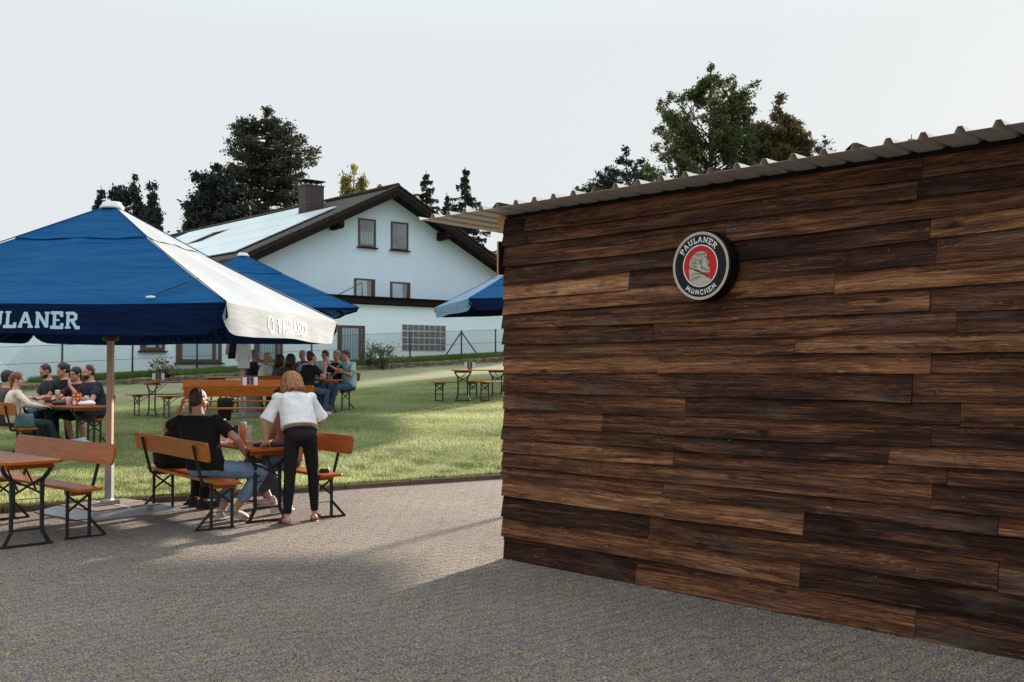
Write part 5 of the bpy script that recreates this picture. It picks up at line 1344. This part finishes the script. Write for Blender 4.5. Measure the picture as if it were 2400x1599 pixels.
def person(loc, rz, label, group=None, sit=True, lean=.08, turn=0, head=(0, 0), arms=None, legs=None, sk='fair', hair='brown', style='short', top='#', topc=(.02, .02, .02),
           sleeve='short', pants=(.05, .08, .14), shoes=(.5, .48, .46), fem=False, vox=.013, beard=False, glasses=False, shorts=False, build=1.0, beltc=None, extra=None, hem=0, hidden_face=False, side=0, hoff=(0, 0), stand=None, topmat=None, cropped=False, sandals=False, rolled=False, hs=1.0):
    root = empty('person', loc, rz, label, 'person', group)
    W = .93 if fem else 1.0; X, Y, Z = Vector((1, 0, 0)), Vector((0, 1, 0)), Vector((0, 0, 1))
    if sit: pel = Vector((0, 0, .575))
    else: pel = Vector(stand['pelvis'])
    spine = .50*hs*(1 if not fem else .95)
    # torso axis
    T = basis(turn) ; lt = T @ X; fw = T @ Y
    if sit: ax = (Z*math.cos(lean)+fw*math.sin(lean)+lt*side).normalized()
    else: ax = (Vector(stand['neck'])-pel).normalized(); spine = (Vector(stand['neck'])-pel).length-.02; 
    # slight slouch: curve
    def sp(t):
        bend = (-fw*.035*math.sin(PI*t)) if sit else (-ax.cross(lt).cross(Vector((0, 0, 0)))*0)
        return pel+ax*spine*t+bend
    tf = lt.cross(ax)*-1
    if tf.dot(fw) < 0: tf = -tf
    hl = X if sit else (Vector(stand['hip_r'])-Vector(stand['hip_l'])).normalized()
    hipsR = [(0, -.10, .155, .115), (.0, .0, .168, .125), (.0, .10, .155, .112)]
    def ring(t, rx, ry, ofs=0, off=0): return (sp(t)+tf*off, (hl.lerp(lt, min(1, t*1.5))).normalized(), tf, (rx*W*build+ofs), (ry*(.5+.5*build)+ofs))
    body_r = [(-.14, .12, .10, -.0), (0, .165, .118, 0), (.2, .150, .108, 0), (.42, .140 if not fem else .125, .102, 0), (.68, .165, .112, .005), (.88, .168, .100, 0), (.98, .13, .075, -.005), (1.06, .06, .055, -.0)]
    neckb = sp(1.0); g = G()
    g.loft([ring(t, a*.96, b*.94, 0, o) for t, a, b, o in body_r])
    # shoulders
    sw = .185*W*(.6+.4*build)
    S = {-1: sp(.91)-lt*sw, 1: sp(.91)+lt*sw}
    hb = T @ basis(head[0], head[1]); hx, hy, hz = hb @ X, hb @ Y, hb @ Z
    hc = neckb+ax*.07+Z*(.075+hoff[1])+tf*(.03+hoff[0])+hz*.03
    g.cap(neckb-ax*.03, hc-hz*.04-hy*.015, .060*W, .054*W)
    k = .97 if fem else 1.0
    g.ell(hc+hz*.030*k-hy*.008, hx*.074*k, hy*.094*k, hz*.088*k)          # cranium
    g.ell(hc-hz*.035*k+hy*.030, hx*.060*k, hy*.062*k, hz*.078*k)          # face
    g.ell(hc-hz*.088*k+hy*.052, hx*.030*k, hy*.028*k, hz*.024*k)          # chin
    g.cap(hc+hz*.012+hy*.088*k, hc-hz*.028+hy*.108*k, .009, .014, 8)        # nose
    g.cap(hc+hz*.022+hy*.083*k-hx*.03, hc+hz*.022+hy*.083*k+hx*.03, .012, .012, 8)   # brow
    g.cap(hc-hz*.056+hy*.083*k-hx*.014, hc-hz*.056+hy*.083*k+hx*.014, .009, .009, 8) # mouth
    for s in (-1, 1): g.ell(hc+hx*.076*k*s-hy*.004-hz*.005, hx*.010, hy*.020, hz*.032)
    # arms
    if arms is None: arms = {}
    AR = {}
    for s in (-1, 1):
        a = arms.get(s, arms.get('both'))
        if a is None: el = (s*.25, .14, .83); wr = (s*.10, .36, .80); hd = (-s*.4, 1, -.1)
        else: el, wr, hd = a[:3]
        if a is not None and len(a) > 3: pn = a[3]
        else: pn = (0, 0, -1)
        curl = a[4] if a is not None and len(a) > 4 else .7
        el = Vector(el); wr = Vector(wr); AR[s] = (S[s], el, wr)
        # keep limb lengths believable
        L1, L2 = .295*W, .26*W
        el = S[s]+(el-S[s]).normalized()*L1; d2 = (wr-el); wr = el+d2.normalized()*min(L2*1.05, max(L2*.85, d2.length)); AR[s] = (S[s], el, wr)
        g.cap(S[s], el, .050*W*(.5+.5*build), .038*W); g.cap(el, el.lerp(wr, .35), .039*W, .038*W); g.cap(el.lerp(wr, .35), wr, .038*W, .025*W)
        hand(g, wr, hd, pn, s, curl, .95 if fem else 1.03)
    # legs
    HP = {}; LG = {}
    for s in (-1, 1):
        if sit:
            hp = pel+X*s*.095*W-Z*.02; a = (legs or {}).get(s)
            kn = Vector(a[0]) if a else Vector((s*.14, .44, .52)); an = Vector(a[1]) if a else Vector((s*.13, .40, .095)); td = Vector(a[2]) if a and len(a) > 2 else Vector((s*.1, 1, 0))
        else:
            hp = Vector(stand['hip_r' if s == 1 else 'hip_l']); kn, an = [Vector(q) for q in stand['leg_r' if s == 1 else 'leg_l']]; td = Vector(stand.get('toe_r' if s == 1 else 'toe_l', (0, 1, 0)))
        td.normalize(); LG[s] = (hp, kn, an, td)
        g.cap(hp, kn, .082*W*build, .056*W); g.cap(kn, kn.lerp(an, .35), .054*W, .056*W); g.cap(kn.lerp(an, .35), an, .056*W, .036*W)
        tdn = td; g.cap(an-tdn*.03-Z*.045*(1 if abs(tdn.z) < .5 else 0), an+tdn*.13-Z*.06*(1 if abs(tdn.z) < .5 else 0), .032, .026)
        LG[s] = (hp, kn, an, td)
    finish(g, 'body', SK[sk], root, vox, 3)
    # face details
    if not hidden_face:
        g = G()
        for s in (-1, 1): g.ell(hc+hx*.030*s+hy*.083*k+hz*.004, hx*.012, hy*.006, hz*.006, 8, 6)
        g.obj('eyes', M['eye'], root); g = G(); g.ell(hc-hz*.056+hy*.090*k, hx*.022, hy*.006, hz*.006, 8, 6); g.obj('mouth', M['lip'], root)
    if glasses:
        g = G()
        for s in (-1, 1):
            c0 = hc+hx*.033*s+hy*.100*k+hz*.003; g.tube([c0+hx*.026*math.cos(a)+hz*.017*math.sin(a) for a in [2*PI*i/12 for i in range(13)]], .003, 5); g.tube([c0+hx*.026*s, hc+hx*.078*s+hy*.0], .003, 5)
        g.tube([hc-hx*.008+hy*.103*k+hz*.006, hc+hx*.008+hy*.103*k+hz*.006], .003, 5); g.obj('glasses', M['lensframe'], root)
    # hair
    hv = max(.007, vox*.65)
    if style != 'bald':
        g = G()
        if style in ('short', 'crop', 'pony', 'bun'):
            e = .004 if style == 'crop' else .010
            g.ell(hc+hz*.040-hy*.020, hx*(.077*k+e), hy*(.090*k+e), hz*(.084*k+e)); g.ell(hc-hz*.005-hy*.045, hx*(.070*k+e), hy*(.058*k+e), hz*(.065*k+e))
            if style == 'short': g.ell(hc+hz*.090+hy*.035, hx*.055, hy*.045, hz*.028)
        if style == 'pony':
            g.ell(hc+hz*.05-hy*.115, hx*.030, hy*.030, hz*.028); g.cap(hc+hz*.04-hy*.12, hc-hz*.12-hy*.10, .022, .014)
        if style == 'bob':
            g.ell(hc+hz*.038-hy*.022, hx*.098, hy*.106, hz*.100); g.ell(hc-hz*.045-hy*.045, hx*.108, hy*.074, hz*.098)
            for s in (-1, 1): g.ell(hc-hz*.05+hx*.078*s+hy*.0, hx*.028, hy*.054, hz*.088)
            for q in range(7):
                aa = PI*(.06+.88*q/6); c0 = hc-hz*.125-hy*.035+hx*.100*math.cos(aa)-hy*.055*math.sin(aa); g.ell(c0, hx*.026, hy*.026, hz*(.030+.008*(q % 2)))
            gs = G(); rs_ = random.Random(4)
            for q in range(110):
                aa = PI*(-.12+1.24*rs_.random()); dx, dy = math.cos(aa), -math.sin(aa); fl = rs_.uniform(.112, .135); zl = rs_.uniform(-.165, -.115); jt = rs_.uniform(-.006, .006)
                P = lambda r, z, tw=0: hc+hx*(dx*r*1.0+tw)+hy*(dy*r*1.02-.02)+hz*z
                gs.tube([P(.012, .140), P(.060, .128, jt), P(.098+jt, .070, jt), P(.108+jt, .0), P(.110+jt, -.07), P(fl, zl, jt*2)], [.005, .009, .010, .010, .009, .003], 6)
            gs.obj('hair_strands', HR[hair], root)
        if style == 'long':
            g.ell(hc+hz*.036-hy*.020, hx*.088, hy*.102, hz*.094); g.ell(hc-hz*.07-hy*.055, hx*.085, hy*.052, hz*.12)
            for s in (-1, 1): g.ell(hc-hz*.02+hx*.070*s-hy*.015, hx*.020, hy*.050, hz*.08)
        if style == 'tied':
            g.ell(hc+hz*.036-hy*.018, hx*.086, hy*.102, hz*.092); g.ell(hc-hz*.05-hy*.07, hx*.05, hy*.045, hz*.09)
        ho = finish(g, 'hair', HR[hair], root, hv, 2)
        tex = bpy.data.textures.get('hairtex') or bpy.data.textures.new('hairtex', 'CLOUDS'); tex.noise_scale = .03
        dm = ho.modifiers.new('locks', 'DISPLACE'); dm.texture = tex; dm.strength = .006 if style in ('bob', 'long', 'tied') else .010; dm.mid_level = .5
    if beard:
        g = G(); g.ell(hc-hz*.062+hy*.034, hx*.061, hy*.060, hz*.060); finish(g, 'beard', HR['dark'], root, hv, 2)
    # top
    tm = topmat or cloth('top_'+label[:12].replace(' ', '_'), topc)
    g = G(); o = .012
    lo_t = -.10 if not cropped else .24
    rr_ = [(t, a, b, f_) for t, a, b, f_ in [(-.16, .155, .120, 0), (-.06, .170, .125, 0), (.08, .170, .125, 0), (.25, .160, .120, 0), (.42, .152, .116, .0), (.68, .170, .120, .005), (.86, .175, .106, 0), (.96, .140, .084, -.004), (1.02, .085, .068, -.004)] if t >= lo_t-.001]
    if cropped: rr_[0] = (rr_[0][0]-.05, rr_[0][1]+.024, rr_[0][2]+.02, 0); rr_[1] = (rr_[1][0], rr_[1][1]+.026, rr_[1][2]+.01, 0)
    g.loft([ring(t, a, b, o, f_) for t, a, b, f_ in rr_])
    if build > 1.05: g.ell(sp(.30)+tf*.05, hl*.14, tf*.13, ax*.17)
    for s in (-1, 1):
        s0, e0, w0 = AR[s]; inn = s0.lerp(sp(.80), .35)
        if sleeve == 'short':
            bf = .5+.5*build; q = e0.lerp(s0, .32 if not cropped else .08); g.cap(inn, s0, .064*W*bf, .064*W*bf); g.tube([s0.lerp(inn, .3), s0.lerp(q, .5), q], [.064*W*bf, .064*W*bf, .066*W if not cropped else .078], 14)
        elif sleeve == 'long':
            g.cap(inn, s0, .064*W*(.5+.5*build), .064*W*(.5+.5*build)); g.cap(s0, e0, .062*W*(.5+.5*build), .050*W); g.cap(e0, w0.lerp(e0, .12), .050*W, .036*W)
        else: g.cap(inn, s0.lerp(inn, .3), .05, .045)
    to = finish(g, 'top', tm, root, vox, 3 if not cropped else 2)
    tex = bpy.data.textures.get('foldtex') or bpy.data.textures.new('foldtex', 'CLOUDS'); tex.noise_scale = .11
    dm = to.modifiers.new('folds', 'DISPLACE'); dm.texture = tex; dm.strength = .012; dm.mid_level = .40
    # trousers
    pm = cloth('pants_'+label[:12].replace(' ', '_'), pants, .25)
    g = G(); g.loft([ring(t, a, b, .004, 0) for t, a, b in [(-.17, .13, .105), (-.08, .168, .122), (.05, .168, .122), (.16, .150, .112)]])
    for s in (-1, 1):
        hp, kn, an, td = LG[s]; sl = .0 if fem else .008
        g.cap(hp, kn, .092*W*build+sl*.5, .066*W+sl)
        if not shorts:
            endp = an.lerp(kn, .22 if rolled else .06); g.tube([kn, kn.lerp(endp, .4), endp], [.064*W+sl, .062*W+sl, (.044 if fem and not rolled else .056)*W+sl], 14); g.cap(kn-(kn-hp).normalized()*.01, kn+(an-kn).normalized()*.03, .064*W+sl, .064*W+sl)
            if rolled: e2 = endp.lerp(kn, .08); g.tube([e2, endp], [.066*W, .066*W], 14)
        else:
            g.tube([kn.lerp(hp, .4), kn.lerp(hp, .02)], [.085*W, .086*W], 14)
    finish(g, 'trousers' if not shorts else 'shorts', pm, root, vox, 2)
    # shoes
    sm_ = cloth('shoe_'+label[:12].replace(' ', '_'), shoes, .1, .2, .6)
    for s in (-1, 1):
        hp, kn, an, td = LG[s]; dn = (an-kn).normalized(); dn = (dn-td*dn.dot(td)).normalized(); latv = td.cross(dn)
        if not sandals:
            g = G(); b = an+dn*.045; g.ell(b+td*.05, latv*.046, td*.135, dn*.038); g.ell(b-td*.02-dn*.03, latv*.038, td*.055, dn*.05); g.loft([(b+td*.045+dn*.022, latv, td, .046, .142), (b+td*.045+dn*.042, latv, td, .048, .146)], e=2.6)
            finish(g, 'shoe', sm_, root, .007, 2)
        else:
            g = G(); b = an+dn*.075; g.loft([(b+td*.045, latv, td, .046, .135), (b+td*.045+dn*.024, latv, td, .048, .138)], e=2.6)
            vs = []; 
            g.tube([b+td*.08+latv*.046*math.cos(a)-dn*(.052*math.sin(a)) for a in [PI*i/8 for i in range(9)]], .014, 6)
            g.obj('sandal', sm_, root)
    if extra: extra(root, dict(hc=hc, hx=hx, hy=hy, hz=hz, S=S, AR=AR, sp=sp, tf=tf, lt=lt, ax=ax, pel=pel, LG=LG))
    return root

def seat_at(key, along, back=0.0, dz=0):
    c, rz = BEN[key]; p = on_bench(key, along, -back); return (p.x, p.y, p.z+dz), rz

def build_people():
    # --- woman standing, leaning on the near end of table B
    f = Vector((-.36, .93)); rz = math.atan2(-f.x, f.y); base = Vector((-2.145, 10.62, 0))
    inv = Matrix.Rotation(-rz, 3, 'Z')
    def lw(x, y, z): return tuple(inv @ (Vector((x, y, z))-base))
    leg_l = [lw(-2.255, 10.64, .50), lw(-2.285, 10.66, .085)]; leg_r = [lw(-2.06, 10.86, .50), lw(-2.055, 10.93, .085)]
    def ex(root, d):
        g = G(); p = d['sp'](.10); g.tube([p+d['lt']*.158*math.cos(a)+d['tf']*.120*math.sin(a)+d['ax']*.005 for a in [2*PI*i/24 for i in range(25)]], .016, 8); g.obj('waistband', cloth('waist', (.015, .012, .014)), root)
        p = d['pel']-d['tf']*.118
        for s in (-1, 1):
            g = G(); g.tube([p+d['lt']*.03*s+d['ax']*.0, p+d['lt']*.075*s-d['ax']*.012, p+d['lt']*.125*s+d['ax']*.0+d['tf']*.02], .004, 5); g.obj('pocket_seam', M['seam'], root)
    person(tuple(base), rz, 'standing woman with copper blond bob, white cropped top and black trousers', sit=False, vox=.0075, fem=True,
           stand=dict(pelvis=(0, -.02, .90), neck=(-.045, .17, 1.335), hip_l=(-.085, -.01, .88), hip_r=(.085, -.01, .88), leg_l=leg_l, leg_r=leg_r, toe_l=(-.25, 1, 0), toe_r=(.35, 1, 0)),
           head=(R(8), R(-34)), hoff=(.03, -.055), arms={-1: ((-.34, .12, 1.02), lw(-2.50, 10.66, .835), tuple(Vector((-.25, .75, -.5))), (0, -.2, -1), .5), 1: ((.26, .20, 1.03), (.14, .40, .98), (-.5, .8, -.1), (0, 0, -1), .8)},
           hair='blond', style='bob', topc=(.86, .86, .88), sleeve='short', pants=(.016, .012, .015), shoes=(.11, .055, .04), sandals=True, cropped=True, sk='fair', extra=ex, build=1.0)
    # --- man in black T-shirt on bench B1, back to the camera
    c, rz = BEN['B1']; (x, y, z), rz = seat_at('B1', .46, 0)
    person((x, y, z), R(-12), 'man in a black T-shirt and light jeans seen from behind, hand raised to his head', vox=.0085, lean=.10, head=(R(-22), R(-4)),
           arms={-1: ((-.50, .14, .98), (-.36, .20, 1.22), (.10, .10, 1), (.6, .4, 0), 1.3), 1: ((.37, .02, .83), (.36, .20, .66), (-.1, .6, -.7), (-.6, 0, -1), .6)},
           legs={1: ((.46, .30, .52), (.22, .20, .14), (.55, .8, -.35)), -1: ((.10, .42, .52), (.02, .28, .10), (.1, 1, 0))},
           hair='brown', style='crop', topc=(.008, .007, .008), pants=(.16, .24, .34), shoes=(.42, .39, .35), sk='tan', build=1.16, hs=1.06, rolled=True, side=-.26)
    # second man behind him
    (x, y, z), rz2 = seat_at('B1', -.80, 0)
    person((x, y, z), rz2, 'person in a black jacket half hidden by the man in the black T-shirt', vox=.011, lean=.62, head=(R(20), R(-25)),
           arms={'both': ((-.2, .30, .84), (-.02, .45, .86), (.3, 1, 0))}, hair='dark', style='short', topc=(.014, .013, .016), sleeve='long', pants=(.012, .012, .014), shoes=(.03, .03, .03), sk='tan', build=1.05)
    # person opposite in tan sweater
    (x, y, z), rz3 = seat_at('B2', -.06, .0)
    person((x, y, z), rz3-R(8), 'person in a tan striped sweater and jeans facing the camera behind the standing woman', vox=.010, lean=.10, head=(0, R(-14)),
           arms={-1: ((-.30, .10, .80), (-.05, .30, .66), (.4, .8, -.4), (0, .3, -1), .8), 1: ((.32, .12, .80), (.05, .30, .66), (-.4, .8, -.4), (0, .3, -1), .8)},
           legs={1: ((.24, .38, .53), (.30, .14, .105), (.25, 1, 0)), -1: ((-.26, .38, .53), (-.20, .10, .105), (-.2, 1, 0))},
           hair='brown', style='short', topc=(.30, .16, .095), sleeve='long', pants=(.065, .085, .115), shoes=(.62, .58, .56), sk='fair', rolled=True, build=1.08)
    # --- far left group
    GP = 'people at the far left table'
    (x, y, z), r1 = seat_at('C1', .55, 0)
    person((x, y, z), r1-R(8), 'auburn haired woman in a cream top sitting beside the teal handbag', GP, lean=-.02, turn=R(-5), head=(R(-28), R(2)), fem=True, vox=.011,
           arms={1: ((.30, .10, .86), (.22, .34, .80), (0, 1, -.1)), -1: ((-.24, .14, .84), (-.10, .36, .80), (.3, 1, 0))}, legs={1: ((.20, .45, .52), (.22, .62, .10), (.2, 1, 0))},
           hair='red', style='tied', topc=(.70, .62, .52), sleeve='long', pants=(.045, .050, .060), shoes=(.20, .24, .30), sk='fair')
    (x, y, z), r1 = seat_at('C1', .02, 0)
    person((x, y, z), r1, 'dark haired man with glasses cut off by the left edge', GP, lean=.10, head=(R(-10), 0), vox=.013, hair='dark', glasses=True, topc=(.10, .07, .06), sk='pink')
    (x, y, z), r2 = seat_at('C2', -.90, -.0)
    eb = ((.27, .22, .80), (.10, .42, .82), (-.3, 1, .05))
    person((x, y, z), r2+R(4), 'bearded man in a navy T-shirt and shorts at the far left table', GP, lean=.18, head=(R(-12), R(-4)), vox=.011,
           arms={-1: ((-.27, .20, .82), (-.10, .42, .82), (.3, 1, .05)), 1: eb}, legs={-1: ((-.20, .40, .53), (-.05, .22, .11), (-.2, 1, -.2)), 1: ((.16, .42, .52), (.18, .30, .10))},
           hair='brown', style='crop', topc=(.022, .028, .045), pants=(.012, .012, .013), shoes=(.03, .03, .03), shorts=True, beard=True, sk='pink', build=1.10, hs=1.0)
    (x, y, z), r2 = seat_at('C2', -.42, .0)
    person((x, y, z), r2+R(18), 'woman with glasses and dark top holding a hand to her mouth', GP, lean=.22, fem=True, head=(R(5), R(-4)), vox=.011,
           arms={-1: ((-.24, .28, .82), (-.06, .33, 1.02), (.25, .1, 1), (0, -1, 0), .9), 1: ((.24, .25, .80), (.08, .46, .82), (-.3, 1, 0))}, hair='dark', style='tied', topc=(.045, .020, .022), pants=(.02, .02, .025), glasses=True, sk='fair')
    (x, y, z), r2 = seat_at('C2', .08, .0)
    def shirtprint(root, d):
        g = G(); nz = d['tf']; p = d['sp'](.62)+nz*.145
        for i, (u, v, a, b) in enumerate(((-.07, .03, .03, .035), (-.03, .0, .025, .04), (.02, .02, .03, .03), (.06, -.01, .025, .035), (-.05, -.06, .03, .02), (.03, -.06, .04, .02))): g.ell(p+d['lt']*u+d['ax']*v, d['lt']*a*.8, nz*.006, d['ax']*b, 8, 6)
        g.obj('pink_print', simple('pink_print', (.75, .06, .14), .6, .1, 4, 0), root)
        g = G(); p = d['sp'](.34)+nz*.14; g.ell(p, d['lt']*.08, nz*.008, d['ax']*.04, 8, 6); g.obj('teal_print', simple('teal_print', (.02, .22, .28), .6, .1, 4, 0), root)
    person((x, y, z), r2+R(6), 'man with a ponytail in a black T-shirt with pink print at the far left table', GP, lean=.14, head=(R(-5), R(-14)), vox=.012,
           arms={'both': None} if False else {-1: ((-.26, .22, .82), (-.08, .42, .82), (.3, 1, 0)), 1: ((.26, .22, .82), (.08, .42, .82), (-.3, 1, 0))}, hair='dark', style='pony', topc=(.012, .011, .013), sk='pink', build=1.12, hs=1.06, extra=shirtprint)
    (x, y, z), r2 = seat_at('C2', .66, .0)
    person((x, y, z), r2+R(2), 'balding bearded man looking down, farthest back at the far left table', GP, lean=.20, head=(0, R(-26)), vox=.012,
           hair='brown', style='crop', topc=(.035, .038, .055), beard=True, sk='pink', build=1.05, hs=1.04)
    # --- large group
    GD = 'people at the large group under the middle parasol'
    (x, y, z), r2 = seat_at('D2', -.97, .0)
    person((x, y, z), r2+R(3), 'man in a teal T-shirt and blue jeans sitting with crossed arms at the bench end', GD, lean=.10, head=(0, R(-6)), vox=.011,
           arms={-1: ((-.27, .16, .86), (.02, .30, .93), (1, .1, .1), (0, -1, 0), .5), 1: ((.27, .16, .86), (-.02, .33, .90), (-1, .1, .1), (0, -1, 0), .5)},
           legs={-1: ((-.12, .46, .54), (-.10, .66, .11), (-.1, 1, 0)), 1: ((.10, .48, .56), (.05, .72, .12), (.0, 1, -.1))},
           hair='brown', style='short', topc=(.27, .44, .45), pants=(.035, .085, .16), shoes=(.05, .05, .055), sk='pink', build=1.16, hs=1.06)
    def D(key, al, rot, label, **k):
        (x, y, z), r = seat_at(key, al, k.pop('bk', 0)); return person((x, y, z), r+rot, label, GD, **k)
    D('D2', -.62, R(2), 'man in a dark red shirt gesturing, directly behind the man in teal', lean=.10, head=(R(12), 0), hair='grey', topc=(.045, .018, .020), sk='pink', build=1.1, hs=1.05,
      arms={-1: ((-.30, .22, .92), (-.16, .42, 1.04), (.1, .6, .6), (0, 0, -1), 1.2), 1: ((.28, .2, .84), (.1, .42, .84), (-.3, 1, 0))})
    D('D2', -.16, R(6), 'man with glasses in a pale blue white shirt facing the camera side', lean=.06, head=(R(18), R(-5)), hair='dark', topc=(.74, .76, .84), sk='pink', glasses=True, hs=1.06, build=1.05)
    D('D2', .40, R(14), 'man in a light blue shirt drinking in profile', lean=.16, head=(R(10), R(-2)), hair='brown', topc=(.46, .56, .74), sleeve='long', sk='pink', hs=1.06,
      arms={1: ((.25, .25, .92), (.10, .36, 1.02), (-.2, .5, .8), (-1, 0, 0), 1.0), -1: ((-.26, .22, .82), (-.1, .4, .82), (.3, 1, 0))})
    D('D2', .74, R(0), 'bald ruddy man in dark clothes behind the drinking man', lean=.05, head=(R(15), 0), style='bald', topc=(.03, .03, .045), sk='pink', hs=1.12, build=1.05)
    def mug(root, d):
        pass
    D('D1', .98, R(0), 'man in a black T-shirt seen from behind holding up a glass at the large group', lean=.20, head=(R(-14), R(2)), hair='brown', style='crop', topc=(.011, .011, .012), sk='pink', hs=1.06, build=1.10, vox=.011,
      arms={1: ((.36, .18, .86), (.34, .26, 1.10), (.0, .1, 1), (-1, 0, 0), 1.1), -1: ((-.30, .2, .84), (-.1, .4, .82), (.3, 1, 0))})
    D('D1', .30, R(-4), 'woman with chestnut bob and pink scarf seen from behind', fem=True, lean=.12, head=(R(-6), 0), hair='brown', style='bob', topc=(.10, .035, .045), sk='fair', hs=1.02)
    D('D1', -.10, R(-12), 'woman with short dark brown hair in a grey vest seen from behind', fem=True, lean=.10, head=(R(-20), 0), hair='brown', style='bob', topc=(.075, .085, .095), sk='fair', hs=1.0)
    D('D1', -.62, R(-10), 'woman with pale grey hair in a white blouse, behind the dark haired women', fem=True, lean=.10, head=(R(-30), 0), hair='light', style='short', topc=(.80, .76, .72), sk='fair', hs=1.12)
    D('D1', -1.10, R(-20), 'older man with grey fair hair and dark jacket, leftmost of the large group', lean=.05, head=(R(-20), 0), hair='grey', style='short', topc=(.025, .025, .035), sleeve='long', sk='pink', hs=1.2)
build_people()
# glass held up by the man in black at the large group
pm = seat_at('D1', .98)[0]
c, rz = BEN['D1']; off = Matrix.Rotation(rz, 3, 'Z') @ Vector((.33, .33, 0))
gl = beer((pm[0]+off.x, pm[1]+off.y, pm[2]+1.13), 'half litre beer glass raised by the man in black', 'mug', 'palebeer', .35)

# ------------------------------------------------------------------ jackets, bin and bag around the middle parasol
def garment(name, label, p, rz, col, w_, h_, lin=None):
    root = empty(name, p, rz, label, 'jacket', 'jackets hanging on the middle parasol pole')
    g = G(); X, Y = Vector((1, 0, 0)), Vector((0, 1, 0))
    g.loft([(Vector((0, 0, -h_)), X, Y, w_*.62, .05), (Vector((.01, 0, -h_*.6)), X, Y, w_*.58, .06), (Vector((0, 0, -h_*.25)), X, Y, w_*.5, .06), (Vector((0, 0, 0)), X, Y, w_*.2, .03)], e=2.2)
    finish(g, 'jacket_body', cloth('jacket_'+name+label[:5], col, .1, 1.0), root, .012, 2)
    g = G(); g.cap((w_*.42, -.02, -h_*.15), (w_*.66, -.02, -h_*.62), .055, .045); finish(g, 'sleeve', cloth('sleeve_'+label[:5], col, .1, 1.0), root, .012, 2)
    g = G(); g.cap((-w_*.42, -.02, -h_*.15), (-w_*.60, -.03, -h_*.70), .055, .045); finish(g, 'sleeve', cloth('sleeve2_'+label[:5], lin or col, .1, 1.0), root, .012, 2)
base2 = Vector((P2.x, P2.y, P2.z))
garment('jacket', 'white jacket hanging on the right of the middle parasol pole', base2+Vector((.06, -.13, 1.70)), R(5), (.72, .70, .72), .22, .64)
garment('jacket', 'black jacket with beige lining hanging on the left of the middle parasol pole', base2+Vector((-.16, -.10, 1.72)), R(-8), (.014, .014, .02), .24, .45, (.42, .35, .28))
def bin_():
    p = at_ground(594, 972); root = empty('grey_bin', p, 0, 'grey plastic bin standing right of the middle parasol pole', 'bin')
    g = G(); g.lathe([(.14, 0), (.15, .02), (.18, .40), (.185, .42)], n=24); g.obj('bin_body', M['greybin'], root); g = G(); g.lathe([(.19, .40), (.19, .43), (.175, .435)], n=24); g.obj('rim', M['greybin'], root)
bin_()
def coat():
    p = on_bench('E2', .28, -.02); root = empty('dark_coat', p, BEN['E2'][1], 'dark coat draped over the far square-on bench', 'coat')
    g = G(); g.loft([(Vector((0, .13, .10)), Vector((1, 0, 0)), Vector((0, 1, 0)), .11, .03), (Vector((0, .14, .35)), Vector((1, 0, 0)), Vector((0, 1, 0)), .14, .04), (Vector((0, .13, .50)), Vector((1, 0, 0)), Vector((0, 1, 0)), .15, .03)])
    g.ell((0, .02, .51), (.16, .14, .03)); finish(g, 'fabric', cloth('coat_dark', (.014, .010, .012), .1, 1), root, .014, 2)
coat()
